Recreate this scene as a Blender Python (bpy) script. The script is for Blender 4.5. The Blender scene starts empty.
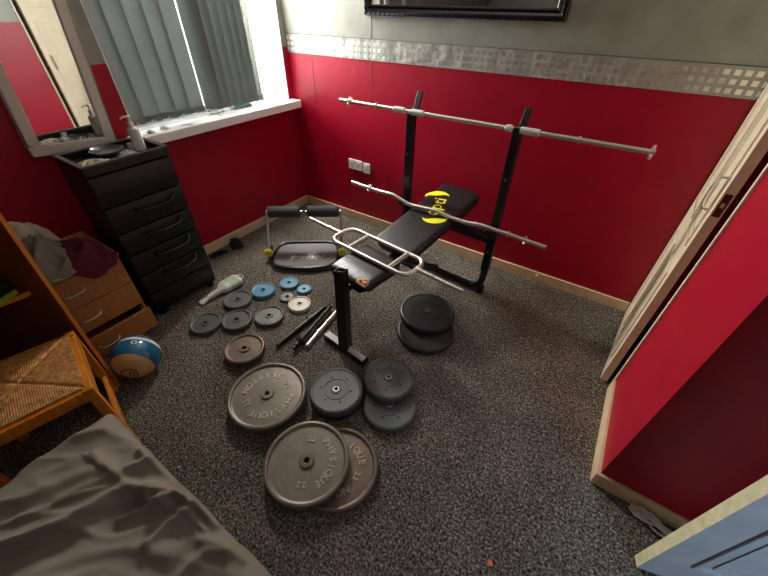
import bpy, bmesh, math, random
from mathutils import Vector, Matrix, noise
R_ = math.radians
PI = math.pi
col = bpy.context.scene.collection

# ------------------------------------------------------------------ camera
YAW, PITCH, ROLL, FPX = -0.574793, 0.686067, -0.018051, 347.333
CAMZ = 1.65
ca, sa, cb, sb, cc, sc_ = math.cos(YAW), math.sin(YAW), math.cos(PITCH), math.sin(PITCH), math.cos(ROLL), math.sin(ROLL)
FWD = Vector((sa*cb, ca*cb, -sb)); RT = Vector((ca, -sa, 0)); DN = FWD.cross(RT)
RT2 = cc*RT + sc_*DN; DN2 = -sc_*RT + cc*DN
cam_d = bpy.data.cameras.new('camera'); cam = bpy.data.objects.new('camera', cam_d); col.objects.link(cam)
cam_d.sensor_width = 36; cam_d.sensor_fit = 'HORIZONTAL'; cam_d.lens = FPX/768*36; cam_d.clip_start = .02
M = Matrix((RT2, -DN2, -FWD)).transposed().to_4x4(); M.translation = (0, 0, CAMZ)
cam.matrix_world = M
bpy.context.scene.camera = cam
CP = Vector((0, 0, CAMZ))
def ray(x, y): return RT2*(x-384) + DN2*(y-288) + FWD*FPX
def at(x, y, z=0.0):
    r = ray(x, y); return CP + r*((z-CAMZ)/r.z)
def atY(x, y, Y):
    r = ray(x, y); return CP + r*(Y/r.y)
def atX(x, y, X):
    r = ray(x, y); return CP + r*(X/r.x)

# ------------------------------------------------------------------ materials
def lin(c):
    c = c/255
    return c/12.92 if c <= .04045 else ((c+.055)/1.055)**2.4
def rgb(r, g, b): return (lin(r), lin(g), lin(b), 1)
def base_mat(name):
    m = bpy.data.materials.new(name); m.use_nodes = True
    nt = m.node_tree; b = nt.nodes['Principled BSDF']
    return m, nt, b
def mat(name, c, rough=.5, metal=0., bump=0., bscale=40., var=0., vscale=6., spec=.5, coat=0., trans=0., stretch=None):
    m, nt, b = base_mat(name)
    b.inputs['Base Color'].default_value = c
    b.inputs['Roughness'].default_value = rough; b.inputs['Metallic'].default_value = metal
    b.inputs['Specular IOR Level'].default_value = spec
    b.inputs['Coat Weight'].default_value = coat
    b.inputs['Transmission Weight'].default_value = trans
    tc = nt.nodes.new('ShaderNodeTexCoord'); src = tc.outputs['Object']
    if stretch:
        mp = nt.nodes.new('ShaderNodeMapping'); mp.inputs['Scale'].default_value = stretch
        nt.links.new(src, mp.inputs[0]); src = mp.outputs[0]
    if var:
        n = nt.nodes.new('ShaderNodeTexNoise'); n.inputs['Scale'].default_value = vscale; n.inputs['Detail'].default_value = 5
        r = nt.nodes.new('ShaderNodeValToRGB'); r.color_ramp.elements[0].position = .3; r.color_ramp.elements[1].position = .7
        r.color_ramp.elements[0].color = tuple(max(0, v*(1-var)) for v in c[:3])+(1,)
        r.color_ramp.elements[1].color = tuple(min(1, v*(1+var)) for v in c[:3])+(1,)
        nt.links.new(src, n.inputs['Vector']); nt.links.new(n.outputs['Fac'], r.inputs[0]); nt.links.new(r.outputs[0], b.inputs['Base Color'])
    if bump:
        n2 = nt.nodes.new('ShaderNodeTexNoise'); n2.inputs['Scale'].default_value = bscale; n2.inputs['Detail'].default_value = 3
        bp = nt.nodes.new('ShaderNodeBump'); bp.inputs['Strength'].default_value = bump; bp.inputs['Distance'].default_value = .01
        nt.links.new(src, n2.inputs['Vector']); nt.links.new(n2.outputs['Fac'], bp.inputs['Height']); nt.links.new(bp.outputs[0], b.inputs['Normal'])
    return m
def wood(name, c1, c2, rough=.4, rot=(0, 0, 0), scale=(3, 40, 3)):
    m, nt, b = base_mat(name); b.inputs['Roughness'].default_value = rough
    tc = nt.nodes.new('ShaderNodeTexCoord'); mp = nt.nodes.new('ShaderNodeMapping'); mp.inputs['Scale'].default_value = scale; mp.inputs['Rotation'].default_value = rot
    n = nt.nodes.new('ShaderNodeTexNoise'); n.inputs['Scale'].default_value = 1.5; n.inputs['Detail'].default_value = 6; n.inputs['Distortion'].default_value = .6
    r = nt.nodes.new('ShaderNodeValToRGB'); r.color_ramp.elements[0].position = .3; r.color_ramp.elements[1].position = .72
    r.color_ramp.elements[0].color = c1; r.color_ramp.elements[1].color = c2
    L = nt.links.new
    L(tc.outputs['Object'], mp.inputs[0]); L(mp.outputs[0], n.inputs['Vector']); L(n.outputs['Fac'], r.inputs[0]); L(r.outputs[0], b.inputs['Base Color'])
    return m

def carpet_mat():
    m, nt, b = base_mat('carpet'); L = nt.links.new
    tc = nt.nodes.new('ShaderNodeTexCoord')
    n = nt.nodes.new('ShaderNodeTexNoise'); n.inputs['Scale'].default_value = 105; n.inputs['Detail'].default_value = 6; n.inputs['Roughness'].default_value = .85; n.inputs['Distortion'].default_value = .6
    n3 = nt.nodes.new('ShaderNodeTexNoise'); n3.inputs['Scale'].default_value = 3; n3.inputs['Detail'].default_value = 3
    r = nt.nodes.new('ShaderNodeValToRGB')
    e = r.color_ramp.elements
    e[0].position = .42; e[0].color = rgb(36, 34, 33)
    e[1].position = .605; e[1].color = rgb(206, 194, 178)
    k = e.new(.51); k.color = rgb(100, 94, 87)
    L(tc.outputs['Object'], n.inputs['Vector']); L(tc.outputs['Object'], n3.inputs['Vector'])
    ad = nt.nodes.new('ShaderNodeMath'); ad.operation = 'MULTIPLY_ADD'; ad.inputs[1].default_value = .08; ad.inputs[2].default_value = -.04
    L(n3.outputs['Fac'], ad.inputs[0])
    a2 = nt.nodes.new('ShaderNodeMath'); L(n.outputs['Fac'], a2.inputs[0]); L(ad.outputs[0], a2.inputs[1])
    L(a2.outputs[0], r.inputs[0]); L(r.outputs[0], b.inputs['Base Color'])
    b.inputs['Roughness'].default_value = 1; b.inputs['Specular IOR Level'].default_value = .1
    bp = nt.nodes.new('ShaderNodeBump'); bp.inputs['Strength'].default_value = .9; bp.inputs['Distance'].default_value = .012
    L(n.outputs['Fac'], bp.inputs['Height']); L(bp.outputs[0], b.inputs['Normal'])
    return m
def wall_mat(split, name):
    # red paint below, grey paper above: the two coverings of the wall
    m, nt, b = base_mat(name); L = nt.links.new
    g = nt.nodes.new('ShaderNodeNewGeometry'); s = nt.nodes.new('ShaderNodeSeparateXYZ'); L(g.outputs['Position'], s.inputs[0])
    gt = nt.nodes.new('ShaderNodeMath'); gt.operation = 'GREATER_THAN'; gt.inputs[1].default_value = split; L(s.outputs['Z'], gt.inputs[0])
    n = nt.nodes.new('ShaderNodeTexNoise'); n.inputs['Scale'].default_value = 7; n.inputs['Detail'].default_value = 6; L(g.outputs['Position'], n.inputs['Vector'])
    def ramp(a, c):
        r = nt.nodes.new('ShaderNodeValToRGB'); r.color_ramp.elements[0].position = .3; r.color_ramp.elements[1].position = .7
        r.color_ramp.elements[0].color = a; r.color_ramp.elements[1].color = c; L(n.outputs['Fac'], r.inputs[0]); return r
    r1 = ramp(rgb(150, 0, 32), rgb(162, 2, 38)); r2 = ramp(rgb(134, 134, 124), rgb(152, 152, 141))
    mx = nt.nodes.new('ShaderNodeMix'); mx.data_type = 'RGBA'; L(gt.outputs[0], mx.inputs[0]); L(r1.outputs[0], mx.inputs[6]); L(r2.outputs[0], mx.inputs[7])
    L(mx.outputs[2], b.inputs['Base Color'])
    b.inputs['Roughness'].default_value = .42; b.inputs['Specular IOR Level'].default_value = .35
    n2 = nt.nodes.new('ShaderNodeTexNoise'); n2.inputs['Scale'].default_value = 90; n2.inputs['Detail'].default_value = 4; L(g.outputs['Position'], n2.inputs['Vector'])
    bp = nt.nodes.new('ShaderNodeBump'); bp.inputs['Strength'].default_value = .18; bp.inputs['Distance'].default_value = .004
    L(n2.outputs['Fac'], bp.inputs['Height']); L(bp.outputs[0], b.inputs['Normal'])
    return m
def border_mat():
    m, nt, b = base_mat('border_foil'); L = nt.links.new
    g = nt.nodes.new('ShaderNodeNewGeometry'); s = nt.nodes.new('ShaderNodeSeparateXYZ'); L(g.outputs['Position'], s.inputs[0])
    def cell(sock, off, pitch, half):
        a = nt.nodes.new('ShaderNodeMath'); a.operation = 'SUBTRACT'; a.inputs[1].default_value = off; L(sock, a.inputs[0])
        d = nt.nodes.new('ShaderNodeMath'); d.operation = 'DIVIDE'; d.inputs[1].default_value = pitch; L(a.outputs[0], d.inputs[0])
        f = nt.nodes.new('ShaderNodeMath'); f.operation = 'FRACT'; L(d.outputs[0], f.inputs[0])
        c = nt.nodes.new('ShaderNodeMath'); c.operation = 'SUBTRACT'; c.inputs[1].default_value = .5; L(f.outputs[0], c.inputs[0])
        ab = nt.nodes.new('ShaderNodeMath'); ab.operation = 'ABSOLUTE'; L(c.outputs[0], ab.inputs[0])
        lt = nt.nodes.new('ShaderNodeMath'); lt.operation = 'LESS_THAN'; lt.inputs[1].default_value = half; L(ab.outputs[0], lt.inputs[0])
        return lt.outputs[0]
    cx = cell(s.outputs['X'], -2.57, .0405, .3); cz = cell(s.outputs['Z'], 1.336, .037, .3)
    zmn = nt.nodes.new('ShaderNodeMath'); zmn.operation = 'COMPARE'; zmn.inputs[1].default_value = 1.3915; zmn.inputs[2].default_value = .0555; L(s.outputs['Z'], zmn.inputs[0])
    mu = nt.nodes.new('ShaderNodeMath'); mu.operation = 'MULTIPLY'; L(cx, mu.inputs[0]); L(cz, mu.inputs[1])
    m2 = nt.nodes.new('ShaderNodeMath'); m2.operation = 'MULTIPLY'; L(mu.outputs[0], m2.inputs[0]); L(zmn.outputs[0], m2.inputs[1])
    mx = nt.nodes.new('ShaderNodeMix'); mx.data_type = 'RGBA'; L(m2.outputs[0], mx.inputs[0])
    mx.inputs[6].default_value = rgb(158, 156, 148); mx.inputs[7].default_value = rgb(236, 232, 224)
    L(mx.outputs[2], b.inputs['Base Color'])
    ml = nt.nodes.new('ShaderNodeMath'); ml.operation = 'MULTIPLY_ADD'; ml.inputs[1].default_value = .7; ml.inputs[2].default_value = .15; L(m2.outputs[0], ml.inputs[0]); L(ml.outputs[0], b.inputs['Metallic'])
    rr = nt.nodes.new('ShaderNodeMath'); rr.operation = 'MULTIPLY_ADD'; rr.inputs[1].default_value = -.18; rr.inputs[2].default_value = .5; L(m2.outputs[0], rr.inputs[0]); L(rr.outputs[0], b.inputs['Roughness'])
    n2 = nt.nodes.new('ShaderNodeTexNoise'); n2.inputs['Scale'].default_value = 9; L(g.outputs['Position'], n2.inputs['Vector'])
    bp = nt.nodes.new('ShaderNodeBump'); bp.inputs['Strength'].default_value = .6; bp.inputs['Distance'].default_value = .02
    L(n2.outputs['Fac'], bp.inputs['Height']); L(bp.outputs[0], b.inputs['Normal'])
    return m
def translucent_fabric(name, c, tc_):
    m, nt, b = base_mat(name); L = nt.links.new
    b.inputs['Base Color'].default_value = c; b.inputs['Roughness'].default_value = .9
    t = nt.nodes.new('ShaderNodeBsdfTranslucent'); t.inputs[0].default_value = tc_
    ms = nt.nodes.new('ShaderNodeMixShader'); ms.inputs[0].default_value = .35
    o = nt.nodes['Material Output']; L(b.outputs[0], ms.inputs[1]); L(t.outputs[0], ms.inputs[2]); L(ms.outputs[0], o.inputs[0])
    return m
def rush_mat():
    m, nt, b = base_mat('woven_rush'); L = nt.links.new
    tc = nt.nodes.new('ShaderNodeTexCoord')
    n = nt.nodes.new('ShaderNodeTexNoise'); n.inputs['Scale'].default_value = 60; n.inputs['Detail'].default_value = 5; L(tc.outputs['Object'], n.inputs['Vector'])
    r = nt.nodes.new('ShaderNodeValToRGB'); r.color_ramp.elements[0].position = .3; r.color_ramp.elements[1].position = .7
    r.color_ramp.elements[0].color = rgb(150, 92, 42); r.color_ramp.elements[1].color = rgb(222, 166, 98)
    L(n.outputs['Fac'], r.inputs[0]); L(r.outputs[0], b.inputs['Base Color']); b.inputs['Roughness'].default_value = .6
    return m

RED = wall_mat(1.455, 'wall_back_covering'); REDL = wall_mat(1.368, 'wall_side_covering')
CARPET = carpet_mat(); CEIL = mat('ceiling_paint', rgb(226, 224, 218), .9)
SKIRT = mat('skirting_paint', rgb(214, 186, 152), .5, var=.08, vscale=12)
WHITE = mat('white_gloss', rgb(230, 226, 216), .35)
PVC = mat('pvc', rgb(240, 240, 238), .3)
CREAM = mat('cream_gloss', rgb(222, 208, 182), .35, var=.05, vscale=20)
DOORW = mat('door_paint', rgb(196, 200, 204), .45, var=.10, vscale=14, bump=.1, bscale=60)
DOORE = mat('door_edge_paint', rgb(214, 206, 172), .6, var=.14, vscale=30, bump=.2, bscale=80)
BORDER = border_mat()
DARKPL = mat('black_plastic', rgb(15, 19, 22), .38, bump=.12, bscale=25)
BLACKP = mat('black_powder_coat', rgb(14, 14, 15), .35)
FRAMEB = mat('black_lacquer', rgb(12, 12, 14), .22)
LEATH = mat('black_vinyl_upholstery', rgb(22, 22, 24), .34, bump=.15, bscale=60)
FOAMB = mat('grey_foam', rgb(58, 58, 60), .85, bump=.3, bscale=200)
CHROME = mat('chrome', rgb(222, 216, 208), .34, .85, bump=.08, bscale=120)
STEEL = mat('brushed_steel', rgb(186, 182, 175), .4, .85)
IRON = mat('grey_enamelled_iron', rgb(122, 113, 102), .34, .3, bump=.12, bscale=30, var=.10, vscale=12)
LETR = mat('letter_highlight', rgb(176, 166, 150), .4, .2)  # paler than the plate iron: highlights on the letters put into the colour
IRON2 = mat('grey_cast_iron', rgb(92, 92, 90), .42, .2, bump=.12, bscale=50)
IRONR = mat('worn_iron_rim', rgb(112, 96, 84), .38, .35, bump=.12, bscale=50, var=.15, vscale=25)
VINYL = mat('charcoal_vinyl', rgb(78, 80, 80), .48, bump=.1, bscale=120)
VINYLD = mat('black_vinyl', rgb(38, 40, 41), .42, bump=.1, bscale=120)
BLUE = mat('light_blue_paint', rgb(88, 146, 172), .35, var=.08)
PALE = mat('pale_pinkish_paint', rgb(206, 194, 184), .4, var=.06)
HOLE = mat('dark_recess', rgb(6, 6, 6), .9)
YEL = mat('yellow_print', rgb(222, 214, 20), .5)
YELK = mat('yellow_knob', rgb(196, 200, 50), .4)
SILVP = mat('silver_print', rgb(240, 240, 240), .4)
FOAMT = mat('tan_foam', rgb(206, 150, 104), .9, var=.3, vscale=40, bump=.4, bscale=70)
PINE = wood('orange_wood', rgb(196, 112, 30), rgb(228, 146, 48), .3)
PINED = wood('brown_wood', rgb(112, 62, 28), rgb(138, 80, 40), .4)
CHESTW = wood('beech_laminate', rgb(168, 112, 66), rgb(186, 128, 78), .42)
RUSH = rush_mat()
SHEET = mat('grey_cotton', rgb(142, 134, 124), .92, bump=.12, bscale=220, spec=.15)
CL_GREY = mat('grey_jersey', rgb(128, 122, 116), .95, bump=.3, bscale=160)
CL_BEIGE = mat('beige_cotton', rgb(202, 190, 174), .95, bump=.3, bscale=160)
CL_MAR = mat('maroon_cotton', rgb(96, 26, 44), .95, bump=.3, bscale=160)
CL_GREEN = mat('lime_fabric', rgb(140, 196, 50), .8)
CL_BLACK = mat('black_fabric', rgb(20, 20, 22), .95, bump=.3, bscale=160)
BALLB = mat('ball_blue', rgb(24, 104, 146), .16, var=.12, vscale=9, coat=.6)
BALLC = mat('ball_cream', rgb(206, 172, 118), .22, var=.08, vscale=9, coat=.5)
BALLW = mat('ball_white', rgb(230, 228, 222), .2, coat=.5)
BALLK = mat('ball_black', rgb(16, 16, 18), .2, coat=.5)
BLIND = translucent_fabric('blind_fabric', rgb(122, 126, 124), rgb(172, 174, 168))
CHAIN = mat('white_chain', rgb(235, 235, 230), .4)
BOTTLE = mat('white_bottle_plastic', rgb(214, 212, 204), .35)
LABELG = mat('pale_green_label', rgb(166, 190, 160), .5, var=.1, vscale=60)
CLEARP = mat('cloudy_plastic', rgb(200, 198, 196), .25)
TEAL = mat('teal_plastic', rgb(92, 150, 146), .4)
PINKP = mat('pale_packet', rgb(190, 206, 200), .3, var=.15, vscale=30)
GLASSD = mat('smoky_glass', rgb(120, 126, 124), .08, .6)
LACE = mat('offwhite_lace', rgb(214, 204, 196), .8, bump=.4, bscale=100)
BRONZE = mat('tarnished_brass', rgb(92, 66, 44), .4, .7)
ORANGE = mat('orange_plastic', rgb(206, 112, 70), .5)
def mirror_mat():
    m, nt, b = base_mat('mirror_glass'); b.inputs['Metallic'].default_value = 1; b.inputs['Roughness'].default_value = .02
    b.inputs['Base Color'].default_value = (.82, .84, .84, 1); return m
MIRROR = mirror_mat()
def glass_mat():
    m, nt, b = base_mat('window_glass'); L = nt.links.new
    t = nt.nodes.new('ShaderNodeBsdfTransparent'); t.inputs[0].default_value = (.93, .95, .95, 1)
    g = nt.nodes.new('ShaderNodeBsdfGlossy'); g.inputs['Roughness'].default_value = .02
    f = nt.nodes.new('ShaderNodeFresnel'); f.inputs[0].default_value = 1.45
    ms = nt.nodes.new('ShaderNodeMixShader'); L(f.outputs[0], ms.inputs[0]); L(t.outputs[0], ms.inputs[1]); L(g.outputs[0], ms.inputs[2])
    L(ms.outputs[0], nt.nodes['Material Output'].inputs[0]); return m
GLASS = glass_mat()

# ------------------------------------------------------------------ mesh builder
class MB:
    def __init__(s): s.v = []; s.f = []
    def add(s, vs, fs):
        o = len(s.v); s.v += [Vector(v) for v in vs]; s.f += [tuple(i+o for i in f) for f in fs]; return s
    def box(s, lo, hi, M=None):
        x0, y0, z0 = lo; x1, y1, z1 = hi
        vs = [Vector(p) for p in ((x0,y0,z0),(x1,y0,z0),(x1,y1,z0),(x0,y1,z0),(x0,y0,z1),(x1,y0,z1),(x1,y1,z1),(x0,y1,z1))]
        if M: vs = [M @ v for v in vs]
        return s.add(vs, [(3,2,1,0),(4,5,6,7),(0,1,5,4),(1,2,6,5),(2,3,7,6),(3,0,4,7)])
    def tube(s, pts, r, n=12, closed=False, sq=False, rs=None, up=None):
        pts = [Vector(p) for p in pts]; N = len(pts); rings = []
        t0 = (pts[1]-pts[0]).normalized()
        u = Vector(up) if up else (Vector((0,0,1)) if abs(t0.z) < .9 else Vector((0,1,0)))
        u = (u - t0*u.dot(t0)).normalized()
        for i in range(N):
            if closed: t = (pts[(i+1) % N]-pts[i-1]).normalized()
            elif i == 0: t = t0
            elif i == N-1: t = (pts[-1]-pts[-2]).normalized()
            else: t = ((pts[i+1]-pts[i]).normalized()+(pts[i]-pts[i-1]).normalized()).normalized()
            u = (u - t*u.dot(t)).normalized(); w = t.cross(u)
            rr = rs[i] if rs else r
            k = 1.0
            if 0 < i < N-1 and sq:
                c = t.dot((pts[i+1]-pts[i]).normalized()); k = 1/max(c, .5)
            if sq: ring = [pts[i]+u*rr*a+w*rr*b for a, b in ((1,1),(-1,1),(-1,-1),(1,-1))]
            else: ring = [pts[i]+(u*math.cos(2*PI*j/n)+w*math.sin(2*PI*j/n))*rr for j in range(n)]
            rings.append(ring)
        m = len(rings[0]); vs = [p for r_ in rings for p in r_]; fs = []
        for i in range(N if closed else N-1):
            a = i*m; b = ((i+1) % N)*m
            for j in range(m):
                k = (j+1) % m; fs.append((a+j, a+k, b+k, b+j))
        if not closed:
            fs.append(tuple(reversed(range(m)))); fs.append(tuple((N-1)*m+j for j in range(m)))
        return s.add(vs, fs)
    def lathe(s, prof, n=48, M=None, closed=False):
        vs = []; fs = []; m = len(prof)
        for i in range(n):
            a = 2*PI*i/n
            for r, z in prof: vs.append(Vector((r*math.cos(a), r*math.sin(a), z)))
        for i in range(n):
            a = i*m; b = ((i+1) % n)*m
            for j in range(m if closed else m-1):
                k = (j+1) % m; fs.append((a+j, b+j, b+k, a+k))
        if M: vs = [M @ v for v in vs]
        return s.add(vs, fs)
    def grid(s, nx, ny, fn):
        vs = [fn(i/nx, j/ny) for j in range(ny+1) for i in range(nx+1)]
        fs = [(j*(nx+1)+i, j*(nx+1)+i+1, (j+1)*(nx+1)+i+1, (j+1)*(nx+1)+i) for j in range(ny) for i in range(nx)]
        return s.add(vs, fs)
    def build(s, name, m, parent=None, bevel=0, seg=2, smooth=35, subsurf=0, solid=0, clean=True):
        off = parent_world(parent) if parent else Vector((0, 0, 0))
        me = bpy.data.meshes.new(name)
        me.from_pydata([tuple(v-off) for v in s.v], [], s.f)
        bm = bmesh.new(); bm.from_mesh(me)
        if clean: bmesh.ops.remove_doubles(bm, verts=bm.verts, dist=1e-5)
        bmesh.ops.recalc_face_normals(bm, faces=bm.faces)
        for f in bm.faces: f.smooth = True
        for e in bm.edges:
            if len(e.link_faces) != 2 or e.calc_face_angle(0) > R_(smooth): e.smooth = False
        bm.to_mesh(me); bm.free()
        me.materials.append(m)
        o = bpy.data.objects.new(name, me); col.objects.link(o)
        if parent: o.parent = parent
        if bevel:
            b = o.modifiers.new('bevel', 'BEVEL'); b.width = bevel; b.segments = seg; b.limit_method = 'ANGLE'; b.angle_limit = R_(40); b.harden_normals = False
            for p in me.polygons: p.use_smooth = False
            if seg > 1:
                for p in me.polygons: p.use_smooth = False
        if subsurf:
            b = o.modifiers.new('subdivision', 'SUBSURF'); b.levels = subsurf; b.render_levels = subsurf
        if solid:
            b = o.modifiers.new('thickness', 'SOLIDIFY'); b.thickness = solid; b.offset = -1
        return o
def parent_world(p):
    v = Vector((0, 0, 0))
    while p: v += p.location; p = p.parent
    return v
def tag(o, label=None, cat=None, group=None, kind=None):
    if label: o['label'] = label
    if cat: o['category'] = cat
    if group: o['group'] = group
    if kind: o['kind'] = kind
    return o
def thing(name, loc, label, cat, group=None):
    o = bpy.data.objects.new(name, None); o.empty_display_size = .05; col.objects.link(o); o.location = loc
    return tag(o, label, cat, group)
def struct(name, mb, m, bevel=0, parent=None):
    o = mb.build(name, m, parent, bevel=bevel)
    if not parent: o['kind'] = 'structure'
    return o
def children(o): return [c for c in bpy.data.objects if c.parent == o]
def copy_tree(o, parent=None):
    c = o.copy(); col.objects.link(c); c.parent = parent
    for ch in children(o): copy_tree(ch, c)
    return c
def arc_corner(pts, r, n=5):
    """round the inner corners of a polyline"""
    pts = [Vector(p) for p in pts]; out = [pts[0]]
    for i in range(1, len(pts)-1):
        a, b, c = pts[i-1], pts[i], pts[i+1]
        d1 = (a-b); d2 = (c-b); rr = min(r, d1.length*.49, d2.length*.49)
        p1 = b+d1.normalized()*rr; p2 = b+d2.normalized()*rr
        for k in range(n+1):
            t = k/n; out.append(p1*(1-t)**2 + b*2*t*(1-t) + p2*t*t)
    out.append(pts[-1]); return out
def text_mb(body, size, M, depth=.002, mb=None, shear=0, align='CENTER'):
    cu = bpy.data.curves.new('text', 'FONT'); cu.body = body; cu.size = size; cu.extrude = depth; cu.align_x = align; cu.align_y = 'CENTER'; cu.shear = shear; cu.resolution_u = 3; cu.offset = size*.022 if depth > .0015 else 0
    o = bpy.data.objects.new('text', cu); col.objects.link(o)
    dg = bpy.context.evaluated_depsgraph_get(); dg.update()
    me = bpy.data.meshes.new_from_object(o.evaluated_get(dg))
    mb = mb or MB()
    mb.add([M @ v.co for v in me.vertices], [tuple(p.vertices) for p in me.polygons])
    bpy.data.objects.remove(o); bpy.data.curves.remove(cu); bpy.data.meshes.remove(me)
    return mb
def T(x, y, z): return Matrix.Translation((x, y, z))
def RZ(a): return Matrix.Rotation(a, 4, 'Z')
def RX(a): return Matrix.Rotation(a, 4, 'X')
def RY(a): return Matrix.Rotation(a, 4, 'Y')

# ------------------------------------------------------------------ room shell
XL, YB, XR, YF, ZC = -2.57, 2.44, 1.45, -2.0, 2.4
struct('floor', MB().box((XL-.1, YF-.1, -.1), (3.0, YB+.1, 0)), CARPET)
struct('ceiling', MB().box((XL-.1, YF-.1, ZC), (3.0, YB+.1, ZC+.1)), CEIL)
struct('wall_back', MB().box((XL-.21, YB, 0), (XR+.1, YB+.1, ZC)), RED)
WY0, WY1, WZ0, WZ1 = 1.06, 2.385, .93, 2.12
w = MB()
w.box((XL-.21, YF, 0), (XL, WY0, ZC)); w.box((XL-.21, WY1, 0), (XL, YB, ZC))
w.box((XL-.21, WY0, 0), (XL, WY1, WZ0)); w.box((XL-.21, WY0, WZ1), (XL, WY1, ZC))
struct('wall_left', w, REDL)
struct('wall_front', MB().box((XL-.21, YF-.1, 0), (XR+.1, YF, ZC)), REDL)
# right side: projecting block (bright face X=.44, dark face Y=1.07), cupboard recess behind the far door
BX, BY0, BY1 = .44, 1.086, 1.66
w = MB().box((BX, BY0, 0), (XR+.1, BY1, ZC))
struct('wall_right', w, RED)
w = MB().box((XR, YF, 0), (XR+.1, -.42, ZC)); w.box((XR, .52, 0), (XR+.1, BY0, ZC)); w.box((XR, -.42, 2.05), (XR+.1, .52, ZC))
struct('wall_entrance', w, REDL)
# landing outside the entrance door
w = MB().box((2.9, YF, 0), (3.0, YB, ZC)); w.box((XR+.1, -1.0, 0), (2.9, -.9, ZC)); w.box((XR+.1, 1.6, 0), (2.9, 1.7, ZC))
struct('wall_landing', w, CEIL)
# skirting boards
sk = .082
struct('baseboard_left', MB().box((XL, YF, 0), (XL+.016, YB, sk)), SKIRT, .003)
struct('baseboard_back', MB().box((XL+.016, YB-.016, 0), (BX, YB, sk)), SKIRT, .003)
w = MB().box((BX-.016, BY0-.016, 0), (BX, BY1-.0, sk)); w.box((BX, BY0-.016, 0), (XR, BY0, sk))
struct('baseboard_right', w, SKIRT, .003)
# chalky dents in the red paint are part of the wall; door stop on skirting
# architrave of the far door
w = MB().box((BX-.012, BY1, 0), (BX+.05, BY1+.016, 2.0)); w.box((BX-.012, BY1, 2.0), (BX+.05, YB, 2.06))
struct('trim_1', w, CREAM, .003)
struct('wall_over_door', MB().box((BX+.0, BY1+.03, 2.06), (BX+.1, YB, ZC)), RED)
struct('wall_cupboard', MB().box((1.0, BY1, 0), (1.05, YB, ZC)), CEIL)
# architrave of entrance
w = MB().box((XR-.015, -.49, 0), (XR+.0, -.42, 2.05)); w.box((XR-.015, .52, 0), (XR, .59, 2.05)); w.box((XR-.015, -.49, 2.05), (XR, .59, 2.12))
struct('trim_2', w, WHITE, .003)

# border strip on back wall
b = MB().box((XL, YB-.003, 1.33), (BX+.1, YB, 1.455)).build('wall_border', BORDER)
tag(b, 'silver wallpaper border strip with three rows of small squares between red and grey', 'wall border', kind='structure')
struct('trim_8', MB().box((XL, YB-.0035, 1.455), (BX, YB+.01, 1.459)), mat('border_edge', rgb(70, 68, 62), .7))
# wallpaper seams
for i, (x, z0, z1) in enumerate(((-2.305, 1.456, ZC), (-1.722, 1.0, ZC), (-2.305, .9, 1.33))):
    struct('trim_%d' % (3+i), MB().box((x-.0015, YB-.0012, z0), (x+.0015, YB+.01, z1)), mat('seam%d' % i, rgb(84, 60, 62) if z0 < 1.2 else rgb(90, 90, 84), .8))

# ---- far door (cream panelled, ajar)
HX, HY = .445, 2.425
ang = math.atan2(1.702-HY, .378-HX)   # direction hinge -> latch
DM = T(HX, HY, .008) @ RZ(ang)
dw = math.hypot(1.702-HY, .378-HX)
door = thing('door_1', (HX, HY, 0), None, None); door['kind'] = 'structure'
# local x along width, local -y is room side ?  choose side facing -X
def DB(mb, x0, x1, z0, z1, y0, y1): mb.box((x0, y0, z0), (x1, y1, z1), DM)
side = 1 if (RZ(ang) @ Vector((0, 1, 0))).x < 0 else -1   # room side sign of local y
def SY(a): return a*side
mb = MB(); ys = sorted((SY(0), SY(-.036)))
DB(mb, 0, dw, 0, 1.97, ys[0], ys[1]); mb.build('leaf', CREAM, door, bevel=.002)
mb = MB()
for x0, x1 in ((.095, .345), (.415, .665)):
    for z0, z1 in ((.13, .72), (.86, 1.45), (1.56, 1.85)):
        for k, (ins, h) in enumerate(((0, .007), (.035, .004))):
            a, b_, c, d = x0+ins, x1-ins, z0+ins, z1-ins; t = .012
            yy = sorted((SY(0), SY(h)))
            DB(mb, a, b_, c, c+t, *yy); DB(mb, a, b_, d-t, d, *yy); DB(mb, a, a+t, c+t, d-t, *yy); DB(mb, b_-t, b_, c+t, d-t, *yy)
mb.build('panel_moulding', CREAM, door, bevel=.002)
hp = [DM @ Vector((dw-.055, SY(y), z)) for y, z in ((.0, 1.03), (.03, 1.035), (.036, 1.06), (.036, 1.13), (.03, 1.155), (0, 1.16))]
h = MB().tube(arc_corner(hp, .015), .0055, 8); 
for z in (1.03, 1.16): h.lathe([(0, 0), (.013, 0), (.013, .006), (0, .006)], 14, DM @ T(dw-.055, 0, z) @ RX(-PI/2*side))
tag(h.build('handle', CHROME, door), 'chrome pull handle')
mb = MB().box((dw-.0005, min(SY(-.007), SY(-.03)), 1.03), (dw+.0015, max(SY(-.007), SY(-.03)), 1.12), DM)
lp = tag(mb.build('latch_plate', BRONZE, door), 'tarnished brass latch plate')
MB().box((dw, min(SY(-.014), SY(-.023)), 1.068), (dw+.008, max(SY(-.014), SY(-.023)), 1.085), DM).build('latch_bolt', CHROME, lp, bevel=.001)

# ---- near entrance door, bottom right
e0 = Vector((.617, .872, 0)); e1 = Vector((.620, .836, 0))
tdir = Vector((.10, -.38, 0)).normalized()
ld = Vector((-tdir.y, tdir.x, 0))    # leaf direction
if ld.x < 0: ld = -ld
NM = Matrix((ld, -tdir, Vector((0, 0, 1)))).transposed().to_4x4(); NM.translation = Vector((.617, .872, .006))
door2 = thing('door_2', (.617, .872, 0), None, None); door2['kind'] = 'structure'
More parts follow.
